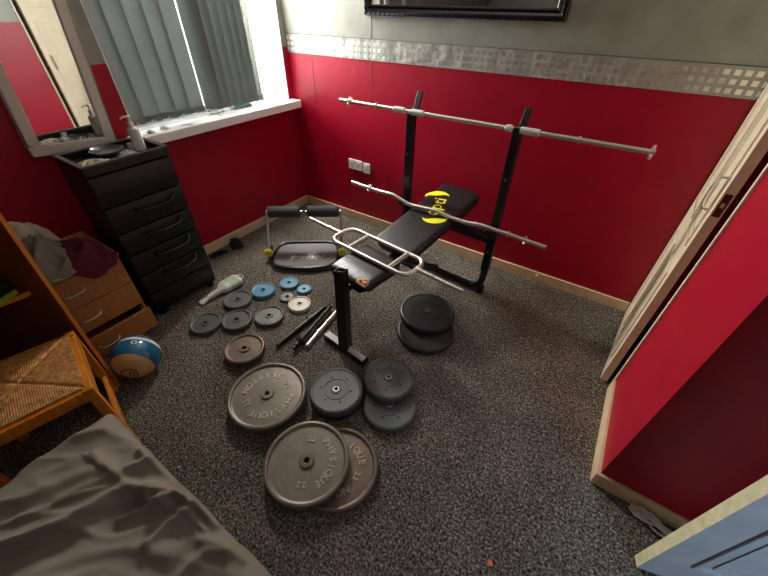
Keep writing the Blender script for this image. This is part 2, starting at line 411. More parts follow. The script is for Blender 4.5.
# local x along leaf, local y up-room (far), thickness to -y
WD = .76
mb = MB().box((0.0006, -.038, 0), (WD, 0, 1.97), NM); mb.build('leaf', DOORW, door2)
MB().box((-.001, -.038, 0), (.0006, 0, 1.97), NM).build('leaf_edge', DOORE, door2)['label'] = 'chipped cream latch edge of the door'
mb = MB()
for x0, x1 in ((.10, .35), (.42, .67)):
    for z0, z1 in ((.16, .74), (.90, 1.45), (1.58, 1.85)):
        for (ins, h_) in ((0, .008), (.04, .004)):
            a, b_, c, d = x0+ins, x1-ins, z0+ins, z1-ins; t = .014
            for q in ((a, b_, c, c+t), (a, b_, d-t, d), (a, a+t, c+t, d-t), (b_-t, b_, c+t, d-t)):
                mb.box((q[0], -.038-h_, q[2]), (q[1], -.038, q[3]), NM)
mb.build('panel_moulding', DOORW, door2, bevel=.002)
mb = MB().lathe([(0, 0), (.025, 0), (.025, .008), (.01, .012), (.01, .045), (0, .045)], 20, NM @ T(.06, -.038, 1.0) @ RX(PI/2))
mb.tube([NM @ Vector(p) for p in ((.06, -.083, 1.0), (.1, -.087, 1.0), (.17, -.083, .998))], .008, 10)
mb.build('handle', CHROME, door2)

# ---- window
win = thing('window_1', (XL-.17, (WY0+WY1)/2, .99), None, None); win['kind'] = 'structure'
mb = MB(); fx0, fx1 = XL-.20, XL-.14
def fr(y0, y1, z0, z1, t):
    mb.box((fx0, y0, z0), (fx1, y1, z0+t)); mb.box((fx0, y0, z1-t), (fx1, y1, z1)); mb.box((fx0, y0, z0+t), (fx1, y0+t, z1-t)); mb.box((fx0, y1-t, z0+t), (fx1, y1, z1-t))
fr(WY0, WY1, .99, WZ1, .05); mb.box((fx0, 1.68, 1.04), (fx1, 1.73, WZ1-.05))
mb.build('window_frame', PVC, win, bevel=.004)
MB().box((fx0+.025, WY0+.05, 1.04), (fx0+.03, 1.68, WZ1-.05)).build('pane', GLASS, win)
MB().box((fx0+.025, 1.73, 1.04), (fx0+.03, WY1-.05, WZ1-.05)).build('pane', GLASS, win)
SZ = .99
sill = MB().box((XL-.20, WY0, WZ0), (XL, WY1, SZ)); sill.box((XL, 1.0, WZ0-.0), (XL+.10, 2.425, SZ))
struct('trim_6', sill, PVC, .006)

rv = MB().box((XL-.14, WY1-.006, SZ), (XL, WY1, WZ1)); rv.box((XL-.14, WY0, SZ), (XL, WY0+.006, WZ1)); rv.box((XL-.14, WY0, WZ1-.006), (XL, WY1, WZ1))
struct('trim_7', rv, PVC)
# vertical blind
bl = thing('vertical_blind', (-2.64, 1.7, 1.02), 'grey fabric vertical blind hanging in the window above the white sill', 'blind')
MB().box((-2.67, 1.07, 2.075), (-2.63, 2.37, 2.115)).build('headrail', PVC, bl, bevel=.003)
bx = -2.645
slats = [(1.115, .127, 14), (1.225, .127, 20), (1.335, .127, 24), (1.44, .127, 22), (1.545, .127, 18),
         (1.70, .127, 40), (1.77, .127, 44), (1.84, .127, 46), (1.91, .127, 46), (1.975, .127, 48), (2.035, .127, 50), (2.085, .127, 52)]
ends = []
for k, (yc, wd, a) in enumerate(slats):
    a = R_(a+random.Random(k).uniform(-4, 4)); mb = MB(); n = 8; bow = .010
    def fn(u, v, a=a, yc=yc, wd=wd):
        s_ = (u-.5)*wd; c_ = bow*(1-(2*u-1)**2)
        X = s_*math.sin(a)+c_*math.cos(a); Y = s_*math.cos(a)-c_*math.sin(a)
        return Vector((bx+X, yc+Y, 1.022+v*1.055))
    mb.grid(n, 6, fn); o = mb.build('slat', BLIND, bl); s_ = o.modifiers.new('thickness', 'SOLIDIFY'); s_.thickness = .0012
    # bottom weight pocket
    mb = MB(); mb.grid(n, 1, lambda u, v: fn(u, v*.035)+Vector((.0016, 0, 0))); w_ = mb.build('weight_pocket', BLIND, o); s_ = w_.modifiers.new('thickness', 'SOLIDIFY'); s_.thickness = .001
    ends.append((fn(0, 0), fn(1, 0)))
mb = MB()
for (a0, a1), (b0, b1) in zip(ends[:-1], ends[1:]):
    p, q = (a1+Vector((.003, -.01, .012)), b0+Vector((.003, .012, .012)))
    p = (a0+a1)/2+Vector((.012, 0, .015)); q = (b0+b1)/2+Vector((.012, 0, .015))
    if q.y-p.y > .13: mb.build('bead_chain', CHAIN, bl); mb = MB(); continue
    pts = [p.lerp(q, t/8)-Vector((-.004, 0, .028*math.sin(PI*t/8))) for t in range(9)]
    mb.tube(pts, .0018, 5)
mb.build('bead_chain', CHAIN, bl)

# ------------------------------------------------------------------ framed mirror on back wall
fx = (-1.767, -.473); fz = (1.588, 2.15)
pf = thing('wall_mirror', ((fx[0]+fx[1])/2, YB, fz[0]), 'wide mirror in an ornate black frame hanging on the grey back wall', 'mirror')
MB().box((fx[0]+.05, YB-.016, fz[0]+.05), (fx[1]-.05, YB-.006, fz[1]-.05)).build('mirror_glass', MIRROR, pf)
def frame_prof(t, d):  # profile across width -> depth
    return d*(.55+.45*math.sin(PI*min(1, t*1.15)))
mb = MB(); W = .062
prof = [(0, .0), (0, .018), (.006, .026), (.014, .030), (.024, .026), (.03, .018), (.038, .016), (.046, .022), (.052, .020), (W, .010), (W, 0)]
cs = [(fx[0], fz[0], 1, 1), (fx[1], fz[0], -1, 1), (fx[1], fz[1], -1, -1), (fx[0], fz[1], 1, -1)]
vs = []; fs = []
for (x, z, sx, sz) in cs:
    for t, d in prof: vs.append((x+sx*t, YB-d-.001, z+sz*t))
m_ = len(prof)
for i in range(4):
    for j in range(m_):
        k = (j+1) % m_; fs.append((i*m_+j, ((i+1) % 4)*m_+j, ((i+1) % 4)*m_+k, i*m_+k))
mb.add(vs, fs); fo = mb.build('frame', FRAMEB, pf, smooth=50)
mb = MB()
nb = 34
for i in range(nb):
    x = fx[0]+.02+(fx[1]-fx[0]-.04)*i/(nb-1)
    for z in (fz[0]+.015, fz[1]-.015):
        mb.lathe([(0, .006), (.008, .004), (.011, 0), (.011, -.002)], 8, T(x, YB-.0285, z) @ RX(PI/2) @ Matrix.Diagonal((1.4, .9, 1, 1)))
for i in range(14):
    z = fz[0]+.04+(fz[1]-fz[0]-.08)*i/13
    for x in (fx[0]+.015, fx[1]-.015): mb.lathe([(0, .006), (.008, .004), (.011, 0), (.011, -.002)], 8, T(x, YB-.0285, z) @ RX(PI/2))
mb.build('carved_beading', FRAMEB, fo)

# white-framed mirror on left wall, slightly crooked
PM = T(XL, .524, .997) @ RX(R_(-5))
def mp_(y, z, x=0): return PM @ Vector((x, y, z))
pm = thing('framed_mirror', tuple(mp_(.2, 0)), 'tall white framed mirror on the left wall, standing just above the black drawer tower', 'mirror')
mw, mh, ft = .405, 1.0, .052
mb = MB()
mb.box((0, 0, 0), (.028, mw, ft), PM); mb.box((0, 0, mh-ft), (.028, mw, mh), PM); mb.box((0, 0, ft), (.028, ft, mh-ft), PM); mb.box((0, mw-ft, ft), (.028, mw, mh-ft), PM)
mb.build('frame', mat('offwhite_frame', rgb(214, 204, 194), .45), pm, bevel=.006)
MB().box((.006, ft-.005, ft-.005), (.014, mw-ft+.005, mh-ft+.005), PM).build('mirror_glass', MIRROR, pm)

# ------------------------------------------------------------------ double socket + single socket
def socket(name, x0, x1, z0, z1, label, n):
    t = thing(name, ((x0+x1)/2, YB, z0), label, 'socket')
    o = MB().box((x0, YB-.012, z0), (x1, YB, z1)).build('faceplate', WHITE, t, bevel=.003)
    for i in range(n):
        xc = x0+(x1-x0)*(i+.5)/n
        MB().box((xc-.008, YB-.016, z1-.026), (xc+.008, YB-.012, z1-.012)).build('switch', WHITE, t, bevel=.001)
        p = MB()
        for dx, dz in ((0, .045), (-.011, .028), (.011, .028)): p.box((xc+dx-.003, YB-.0125, z0+dz-.008 if dx else z0+dz-.01), (xc+dx+.003, YB-.0119, z0+dz+.001))
        p.build('pin_holes', HOLE, t)
    return t
socket('wall_socket', -1.975, -1.829, .497, .583, 'wider white double socket on the red wall left of the bench rack', 2)
socket('wall_socket', -1.815, -1.745, .49, .576, 'small white single outlet plate right beside the double socket', 1)

# ------------------------------------------------------------------ weight plates
def letters(s, size, r, centre, step, inward, z, mb, h=.0016):
    n = len(s)
    for i, ch in enumerate(s):
        if inward: a = centre + step*(i-(n-1)/2); rot = a+90
        else: a = centre - step*(i-(n-1)/2); rot = a-90
        Mx = RZ(R_(a)) @ T(r, 0, z) @ RZ(R_(rot-a))
        text_mb(ch, size, Mx, h, mb)
def iron_profile(R, H, rim, hub, hole, rec):
    """closed profile, plate lying flat from z=0 to H: hole, flat web, rounded raised rim, underside"""
    top = [(hole, .10*H), (hole, H-rec), (hub, H-rec), (hub+.002, H-rec), (R-rim-.006, H-rec), (R-rim-.003, H-rec), (R-rim-.0005, H-rec+.0012)]
    n = 10; rimp = []
    for k in range(n+1):                      # rounded bead of the rim
        a = PI-PI*k/n
        rimp.append((R-rim/2+math.cos(a)*rim/2, H-rim*.36+math.sin(a)*rim*.36))
    low = [(R, H-rim*.36-.002), (R, H*.25), (R-.002, H*.15), (R-.006, .002), (R-.010, 0), (R-rim, 0), (R-rim-.004, H*.2), (hub, H*.2), (hub, .10*H)]
    return top+rimp+low
def iron_plate(name, loc, rz, R, H, m, label, cat='weight plate', group=None, txt=True, skip=False, tiltx=0, tilty=0, sc=1., mrim=None):
    t = thing(name, (0, 0, 0), label, cat, group)
    rim = .024*R/.2 if R > .15 else .012*R/.1
    rec = .009 if R > .15 else .005
    hub = .03 if R > .15 else (.022 if R > .07 else .014); hole = .0135 if R > .05 else .010
    if R > .15: rim = .021; rec = .013; hub = .034
    else: rim = max(.009, .17*R); rec = max(.005, .085*R); hub = .28*R
    pr_ = iron_profile(R, H, rim, hub, hole, rec)
    MB().lathe(pr_, 72, closed=True).build('disc', m, t, smooth=28)
    # raised hub collar
    MB().lathe([(hole, H*.5), (hole, H-.002), (hub-.003, H-.002), (hub, H-.005), (hub, H*.5)], 32, closed=True).build('hub', mrim or m, t, smooth=42)
    if txt:
        k = R/.2
        words = [('PHYSIQUE', .046, .121, 90, 15.5, False), ('22', .038, .106, 0, 13, False), ('22', .038, .106, 180, 13, False)]
        if not skip: words.append(('SKIPTON', .046, .121, 270, 17, True))
        for wd_, sz_, r_, c_, st_, inw in words:
            mb = MB(); letters(wd_, sz_*k, r_*k, c_, st_, inw, H-rec, mb, .0035)
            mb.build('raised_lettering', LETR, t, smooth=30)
    t.location = loc; t.rotation_euler = (tiltx, tilty, R_(rz))
    return t
G1 = 'weight plates lying on the carpet'
p1 = iron_plate('weight_plate', (-1.085, .565, 0), 40, .200, .036, IRON, 'large grey iron plate at the bottom of the left pair, only its rim showing', group=G1)
iron_plate('weight_plate', (-1.073, .553, .036), -115, .200, .038, IRON, 'large grey iron plate lettered all round, on top of the left pair', group=G1)
iron_plate('weight_plate', (-.548, .482, 0), 9, .186, .036, IRONR, 'large iron plate half covered by the frontmost big plate', group=G1)
# upper one rests tilted on the lower plate and carpet
iron_plate('weight_plate', (-.662, .414, .0365), -60, .189, .040, IRON, 'frontmost large iron plate, overlapping another and marked PHYSIQUE on one side', group=G1, skip=True, mrim=IRONR)

def vinyl_plate(name, loc, rz, R, H, m, label, holes=True, tx=0, ty=0):
    t = thing(name, (0, 0, 0), label, 'weight plate', G1)
    prof = [(.0135, 0), (.0135, H-.004), (.021, H-.002), (.024, H-.002), (.026, H-.007), (.060*R/.142, H-.0065), (.061*R/.142, H-.0085), (.065*R/.142, H-.0085), (.066*R/.142, H-.0055),
            (.112*R/.142, H-.0045), (R-.026, H-.0040), (R-.020, H-.0035), (R-.017, H-.0005), (R-.012, H), (R-.004, H-.004), (R, H-.012), (R, .012), (R-.004, .004), (R-.012, 0)]
    MB().lathe(prof, 72, closed=True).build('disc', m, t, smooth=30)
    MB().lathe([(.0118, H*.3), (.0118, H), (.016, H), (.016, H*.3)], 28, closed=True).build('hub_ring', STEEL, t)
    if holes:
        for k in range(6):
            a = R_(60*k+15); MB().lathe([(0, 0), (.0055, 0), (.0055, .0008), (0, .0008)], 12, T(.080*math.cos(a), .080*math.sin(a), H-.0055)).build('bolt_hole', HOLE, t)
    t.location = loc; t.rotation_euler = (tx, ty, R_(rz)); return t
vinyl_plate('vinyl_plate', (-.785, .770, 0), 0, .141, .044, VINYLD, 'black vinyl plate at the bottom of the stack left of the shadowed pair', False)
vinyl_plate('vinyl_plate', (-.784, .766, .044), 10, .141, .044, VINYL, 'grey vinyl plate with six holes topping the stack between the large iron plates')
vinyl_plate('vinyl_plate', (-.515, .872, 0), 20, .141, .044, VINYL, 'lower grey vinyl plate peeking out towards the camera from under another')
vinyl_plate('vinyl_plate', (-.598, .985, .044), 40, .139, .044, VINYL, 'upper grey vinyl plate with six holes next to the bench foot')
vinyl_plate('vinyl_plate', (-.615, 1.45, 0), 20, .182, .045, VINYLD, 'lower large black vinyl plate lying right of the bench', False)
vinyl_plate('vinyl_plate', (-.672, 1.568, .045), 0, .180, .046, VINYLD, 'upper large black vinyl plate offset on another, right of the bench', False)

small = iron_plate('weight_plate', (-1.858, .977, 0), 80, .096, .034, IRON2, 'medium grey plate at the back of the small plates, touching the white bottle', group=G1, txt=False)
def ring_text(t, R, H, m):
    k = R/.1
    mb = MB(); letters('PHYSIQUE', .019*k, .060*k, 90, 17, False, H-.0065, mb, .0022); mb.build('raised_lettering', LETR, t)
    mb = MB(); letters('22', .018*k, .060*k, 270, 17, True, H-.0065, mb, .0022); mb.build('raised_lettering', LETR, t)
for loc, rz, lb in (((-1.836, .706, 0), 130, 'medium grey plate nearest the black drawer tower, leftmost of the small plates'),
                    ((-1.695, .841, 0), 200, 'medium grey plate in the middle of the trio of grey ones'),
                    ((-1.549, .987, 0), 170, 'medium grey plate at the right end of its row, next to the bar handles')):
    c = copy_tree(small); c.location = loc; c.rotation_euler = (0, 0, R_(rz)); c['label'] = lb
iron_plate('weight_plate', (-1.445, .706, 0), 0, .115, .028, IRON2, 'lower dark plate hidden under the brownish lettered one', group=G1, txt=False)
f_ = iron_plate('weight_plate', (-1.437, .698, .028), 100, .117, .027, IRONR, 'brownish lettered iron plate just above the large left pair', group=G1, txt=False)
ring_text(f_, .117, .027, IRONR)
G2 = 'small weight plates on the carpet'
iron_plate('weight_plate', (-1.792, 1.149, 0), 0, .083, .032, BLUE, 'larger light blue plate lying between the white bottle and the other small plates', group=G2, txt=False)
iron_plate('weight_plate', (-1.703, 1.319, 0), 0, .069, .028, BLUE, 'smaller light blue plate nearest the folded trainer', group=G2, txt=False)
iron_plate('weight_plate', (-1.566, 1.335, 0), 0, .052, .02, BLUE, 'tiny pale blue plate at the right of the small cluster', group=G2, txt=False)
iron_plate('weight_plate', (-1.605, 1.203, 0), 0, .055, .02, IRON2, 'tiny grey plate in the middle of the small cluster', group=G2, txt=False)
iron_plate('weight_plate', (-1.469, 1.189, 0), 0, .079, .030, PALE, 'small plate with a worn whitish face beside the dumbbell bars', group=G2, txt=False)

# ------------------------------------------------------------------ dumbbell bars on the carpet
def db_bar(a, b, r, m, label, kind):
    a = Vector(a); b = Vector(b); d = (b-a); L = d.length
    yaw = math.atan2(d.y, d.x)
    t = thing('dumbbell_bar', ((a+b)/2).to_tuple()[:2]+(0,), label, 'dumbbell bar', 'dumbbell bars lying on the carpet')
    Mx = T(a.x, a.y, 0) @ RZ(yaw) @ T(0, 0, r if kind != 'collar' else .03)
    def P(s, y=0, z=0): return Mx @ Vector((s, y, z))
    # threaded bar
    pts = []; rs = []; n = int(L/.004)
    for i in range(n+1):
        s = L*i/n; pts.append(P(s)); rs.append(r*(.92 if i % 2 else 1.) if (s < L*.36 or s > L*.64) else r)
    MB().tube(pts, r, 12, rs=rs).build('shaft', m, t)
    for s in (L*.36, L*.64): MB().tube([P(s-.004), P(s+.004)], r*1.45 if kind != 'collar' else .016, 16).build('inner_collar', m, t)
    if kind == 'collar':
        MB().tube([P(.02), P(.05)], .019, 16).build('sleeve', m, t)
        mb = MB(); mb.tube([P(.055), P(.085)], .022, 6)
        for k in range(4):
            a_ = k*PI/2+.4; mb.tube([P(.07, math.cos(a_)*.015, math.sin(a_)*.015), P(.07, math.cos(a_)*.03, math.sin(a_)*.03)], .008, 8)
        mb.build('spinlock_collar', m, t)
    return t
db_bar(at(277.5, 347.5, .0)+Vector((.0, 0, 0)), at(325, 309, .0), .016, BLACKP, 'black dumbbell bar furthest left of the three, lying plain', 'plain')
db_bar(at(294, 352, .0), at(331, 310, .0), .0145, mat('dark_metal', rgb(48, 46, 44), .35, .7), 'dark dumbbell bar in the middle with a black locking collar at its near end', 'collar')
db_bar(at(307, 348, .0), at(338, 312, .0), .0155, CHROME, 'chrome dumbbell bar beside the bench foot', 'plain')

# ------------------------------------------------------------------ weight bench
bench = thing('weight_bench', (-.97, 1.6, 0), 'black weight bench with barbell rack standing before the red back wall', 'weight bench')
hr = .024
UL = Vector((-1.185, 2.12, 0)); UR = Vector((-.488, 2.062, 0))
ax = (UR-UL).normalized()
fwd_b = Vector((-ax.y, ax.x, 0))       # towards the wall
# rack: bent base tube with two uprights
pts = arc_corner([UL+Vector((0, -.01, .62)), UL+Vector((.0, 0, .025)), UR+Vector((0, 0, .025)), UR+Vector((0, 0, .62))], .12, 8)
MB().tube(pts, hr, 14).build('base_tube', BLACKP, bench)
for U, nm in ((UL, -1), (UR, 1)):
    up = MB().box((-.026, -.022, .20), (.026, .022, 1.125), T(U.x, U.y, 0) @ RZ(math.atan2(ax.y, ax.x))).build('upright', BLACKP, bench, bevel=.004)
    # bar cradle: front lip and slanted back prong
    Mx = T(U.x, U.y, 0) @ RZ(math.atan2(ax.y, ax.x))
    mb = MB()
    def slant(y0, z0, y1, z1, wx, th):
        a = Vector((0, y0, z0)); b_ = Vector((0, y1, z1)); d = (b_-a).normalized(); nrm = Vector((0, -d.z, d.y))*th/2
        vs = []
        for p in (a, b_):
            for sx in (-wx, wx):
                for s_ in (-1, 1): vs.append(Mx @ (p+nrm*s_+Vector((sx, 0, 0))))
        mb.add(vs, [(0,1,3,2),(4,6,7,5),(0,4,5,1),(2,3,7,6),(0,2,6,4),(1,5,7,3)])
    slant(.018, 1.06, .085, 1.225, .019, .014); slant(-.02, 1.10, -.03, 1.15, .019, .01)
    mb.build('bar_cradle', BLACKP, up, bevel=.002)
    mb = MB(); slant(-.02, .50, -.085, .52, .016, .02); slant(-.085, .515, -.10, .565, .016, .012)
    mb.build('lower_hook', BLACKP, up, bevel=.002)
    mb = MB()
    for z in (.36, .50, .86): mb.lathe([(0, .004), (.006, .003), (.006, 0)], 8, Mx @ T(0, -.0225, z) @ RX(PI/2))
    mb.build('bolt', STEEL, up)
    MB().tube([U+Vector((0, 0, 0.0)), U+Vector((0, 0, .05))], .027, 14).build('foot_cap', DARKPL, bench)
za = .44
MB().tube([UL+fwd_b*-.0+Vector((0, 0, za)), UR+Vector((0, 0, za))], .021, 4, sq=True).build('cross_bar', BLACKP, bench)
# backrest support bar
MB().tube([UL+Vector((0, -.04, .515)), UR+Vector((0, -.04, .505))], .013, 10).build('support_bar', BLACKP, bench)
# spine and front post
sp0 = Vector((-1.03, 1.15, .385)); sp1 = Vector((-.85, 2.09, .40))
MB().tube([sp0, sp1], .022, 4, sq=True).build('spine_tube', BLACKP, bench)
MB().tube([Vector((-.955, 1.56, .385)), Vector((-.86, 2.08, .07))], .016, 10).build('diagonal_brace', BLACKP, bench)
pb = Vector((-.955, 1.055, .03)); pt = Vector((-1.045, 1.170, .505))
dirp = (pt-pb).normalized()
mb = MB(); u_ = Vector((.98, .17, 0)); u_ = (u_-dirp*u_.dot(dirp)).normalized(); v_ = dirp.cross(u_)
o_, i_ = .030, .024; vs = []
for p, h in ((pb, o_), (pt, o_), (pt, i_), (pt-dirp*.08, i_)):
    for a, b_ in ((1,1),(-1,1),(-1,-1),(1,-1)): vs.append(p+u_*a*h+v_*b_*h)
fs = [(3,2,1,0), (12,13,14,15)]
for k in range(3):
    for j in range(4): fs.append((k*4+j, k*4+(j+1) % 4, (k+1)*4+(j+1) % 4, (k+1)*4+j))
mb.add(vs, fs).build('front_post', BLACKP, bench)
# front foot
fa = Vector((-1.125, 1.075, 0)); fb = Vector((-.79, 1.035, 0)); fy = math.atan2(fb.y-fa.y, fb.x-fa.x)
ft_ = MB().box((0, -.025, 0), ((fb-fa).length, .025, .042), T(fa.x, fa.y, 0) @ RZ(fy)).build('front_foot', BLACKP, bench, bevel=.003)
# strip of light tape-like worn paint on foot top is a pale plate
tag(MB().box((0.01, -.019, .0421), ((fb-fa).length-.01, .019, .0432), T(fa.x, fa.y, 0) @ RZ(fy)).build('top_plate', mat('worn_bare_metal', rgb(176, 174, 170), .6, .2), ft_), 'bare metal top face of the foot')
# pads
def pad(name, c0, c1, wid, th, m, zoff0, zoff1, taper=0, frontdrop=0, rc=.045):
    """pad between centre-line points c0 (front) and c1 (rear); c.z is top surface"""
    a = Vector(c0); b_ = Vector(c1); d = b_-a; L = d.length; d.normalize(); s_ = Vector((d.y, -d.x, 0)).normalized(); nn = s_.cross(d)
    if nn.z < 0: nn = -nn
    mb = MB(); NX, NY = 18, 24
    def outline(u, v):
        # rounded rectangle mapping
        x = (u-.5)*wid; y = v*L
        return x, y
    def fn_top(u, v):
        x = (u*2-1); y = v*2-1
        X = x*wid/2; Y = (y+1)/2*L
        # pull corners in
        ex = max(0, abs(X)-(wid/2-rc)); ey = max(0, abs(Y-L/2)-(L/2-rc))
        if ex > 0 and ey > 0:
            k = math.hypot(ex, ey); mx = max(ex, ey); f = mx/k
            X = math.copysign(wid/2-rc+ex*f, X); Y = L/2+math.copysign(L/2-rc+ey*f, Y-L/2)
        edge = min(wid/2-abs(X), L/2-abs(Y-L/2)); edge = max(edge, 0)
        return X, Y, edge
    vs = []; rad = .022
    for j in range(NY+1):
        for i in range(NX+1):
            # denser near edges
            uu = .5-.5*math.cos(PI*i/NX); vv = .5-.5*math.cos(PI*j/NY)
            X, Y, e = fn_top(uu, vv)
            h = 0 if e >= rad else -(rad-math.sqrt(max(0, rad*rad-(rad-e)**2)))
            z = h - frontdrop*max(0, 1-Y/.12)**2
            vs.append(a+s_*X+d*Y+nn*z)
    nt_ = len(vs); fs = []
    for j in range(NY):
        for i in range(NX):
            q = j*(NX+1)+i; fs.append((q, q+1, q+NX+2, q+NX+1))
    # sides down to base
    ringi = [i for i in range(NX+1)]+[j*(NX+1)+NX for j in range(1, NY+1)]+[NY*(NX+1)+i for i in range(NX-1, -1, -1)]+[j*(NX+1) for j in range(NY-1, 0, -1)]
    nr = len(ringi)
    base = []
    for q in ringi:
        p = vs[q]; base.append(p-nn*(th-rad))
    vs += base
    for k in range(nr):
        fs.append((ringi[k], ringi[(k+1) % nr], nt_+(k+1) % nr, nt_+k))
    fs.append(tuple(nt_+k for k in range(nr)))
    mb.add(vs, fs)
    return mb.build(name, m, bench, smooth=60), (a, d, s_, nn)
seat, SF = pad('seat_pad', (-1.045, 1.205, .452), (-.988, 1.52, .452), .315, .055, LEATH, 0, 0, frontdrop=.02)
back, BF = pad('backrest_pad', (-.978, 1.575, .468), (-.852, 2.37, .615), .325, .055, LEATH, 0, 0, rc=.075)
# torn corner of seat showing foam
mb = MB(); rnd = random.Random(3)
pc = Vector((-.905, 1.205, .432))
a, d, s_, nn = SF
pc = a+s_*.125+d*.028+nn*(-.006)
vs = [pc+nn*.010]
N = 30
for k in range(N):
    an = 2*PI*k/N; rr = .040*(1+.22*math.sin(2*an+.6)+.14*math.sin(5*an)+.07*rnd.uniform(-1, 1))
    X = min(math.cos(an)*rr*1.15, .150-.125); Y = max(math.sin(an)*rr*.8, -.022)
    e = .157-abs(.125+X); rim_ = min(.157-(.125+X), .028+Y)
    drop = -max(0, .016-rim_)*1.0
    vs.append(pc+s_*X+d*Y+nn*drop)
mb.add(vs, [(0, 1+k, 1+(k+1) % N) for k in range(N)])
for k in range(6):
    q = pc+s_*rnd.uniform(-.03, .02)+d*rnd.uniform(-.01, .02)+nn*.006
    mb.lathe([(0, .007), (.006, .004), (.009, 0), (.006, -.006)], 8, T(*q) @ Matrix.Diagonal((1.4, .8, 1, 1)))
tag(mb.build('torn_foam', FOAMT, seat, smooth=80), 'tan foam showing through a tear at the front corner')
# yellow opti print on backrest
a, d, s_, nn = BF
BM = Matrix((d, -s_, nn)).transposed().to_4x4()
def bp(x, y): # x along length, y to the left across
    m_2 = BM.copy(); m_2.translation = a+d*x-s_*y+nn*.0008; return m_2
def on_pad(px, py):
    r = ray(px, py); t_ = (a+nn*.0-CP).dot(nn)/r.dot(nn); q = CP+r*t_-a; return q.dot(d), -q.dot(s_)
g0 = Vector(on_pad(427.5, 218.5)); g1 = Vector(on_pad(444, 195.5)); gd = (g1-g0); gl_ = gd.length; ga = math.atan2(gd.y, gd.x); gm = (g0+g1)/2
mb = text_mb('opti', gl_*.46, bp(gm.x, gm.y) @ RZ(ga), .0006)
for sgn in (1, -1):
    vs = []; n = 24
    for k in range(n+1):
        t = k/n; an = R_(90+t*180) if sgn > 0 else R_(-90+t*180)
        wv = .80*math.sin(PI*t)**.7
        for rr in (1., 1.-wv):
            vs.append(bp(gm.x, gm.y) @ RZ(ga+.35) @ Vector((-sgn*gl_*.42+math.cos(an)*rr*gl_*.24, math.sin(an)*gl_*.30*(.55+.45*rr), .0006)))
    mb.add(vs, [(2*k, 2*k+2, 2*k+3, 2*k+1) for k in range(n)])
tag(mb.build('printed_logo', YEL, back), 'yellow printed opti lettering between two crescents')
MB().tube([Vector((-.93, 1.56, .40)), Vector((-.93, 1.56, .40))+ax*.16], .012, 8).build('hinge_rod', BLACKP, bench)

# ------------------------------------------------------------------ straight barbell on rack
YR = 2.058
def bar_pt(px, py, Y): return atY(px, py, Y)
A = atY(340, 99.8, 2.085); B = atY(655, 152.8, 2.022)
zt = (A.z+B.z)/2
barb = thing('barbell', tuple((A+B)/2), 'long straight chrome barbell resting on the bench rack', 'barbell')
def along(A, B, s): return A.lerp(B, s)
L = (B-A).length
n = int(L/.005); pts = []; rs = []
for i in range(n+1):
    s = i/n; d_ = s*L
    thr = d_ < .26 or d_ > L-.34
    pts.append(A.lerp(B, s)); rs.append((.0115 if i % 2 else .0128) if thr else .0122)
MB().tube(pts, .0125, 14, rs=rs).build('shaft', CHROME, barb)
def proj_s(px): # parameter along bar with given pixel x
    lo, hi = 0., 1.
    for _ in range(30):
        mid = (lo+hi)/2; p = A.lerp(B, mid)-CP
        x = 384+FPX*p.dot(RT2)/p.dot(FWD)
        if x < px: lo = mid
        else: hi = mid
    return lo
def star(mb, P, axd, r):
    u = Vector((0, 0, 1)); w_ = axd.cross(u).normalized()
    mb.tube([P-axd*.009, P+axd*.009], r*.8, 14)
    for k in range(6):
        a = k*PI/3; e = u*math.cos(a)+w_*math.sin(a); mb.tube([P+e*r*.7, P+e*r*1.35], .0065, 8)
axd = (B-A).normalized()
for px in (349.8, 652): mb = MB(); star(mb, A.lerp(B, proj_s(px)), axd, .023); mb.build('spinlock_collar', CHROME, barb)
for px in (376, 579): P = A.lerp(B, proj_s(px)); MB().tube([P-axd*.006, P+axd*.006], .018, 16).build('inner_collar', CHROME, barb)
for p0, p1 in ((394, 405), (411, 424), (506, 512.5), (520.5, 540)):
    a_, b_ = A.lerp(B, proj_s(p0)), A.lerp(B, proj_s(p1)); MB().tube([a_, a_+axd*.004, b_-axd*.004, b_], .018, 16, rs=[.015, .0185, .0185, .015]).build('tape_sleeve', mat('white_tape', rgb(196, 194, 190), .5), barb)

# ------------------------------------------------------------------ EZ curl bar
Yz = lambda x: 1.985 - .012*(x-353)/192
P = [atY(x, y, Yz(x)) for x, y in ((352, 182), (369.5, 188), (377, 190.7), (392.5, 194.2), (409, 204.5), (437.5, 211), (450, 217.5), (467.5, 222.8), (480, 224.5), (495, 230), (508, 234), (525, 240.3), (546, 247.3))]
ez = thing('curl_bar', tuple(P[6]), 'chrome curl bar with a wavy middle crossing over the backrest', 'curl bar')
sm = arc_corner(P, .035, 4)
MB().tube(sm, .0125, 12).build('shaft', CHROME, ez)
for k in (1, 11):
    mb = MB(); axe = (P[k+1]-P[k-1]).normalized(); star(mb, P[k], axe, .02); mb.build('spinlock_collar', CHROME, ez)
for k in (2, 10):
    axe = (P[k+1]-P[k-1]).normalized(); MB().tube([P[k]-axe*.006, P[k]+axe*.006], .0175, 16).build('inner_collar', CHROME, ez)

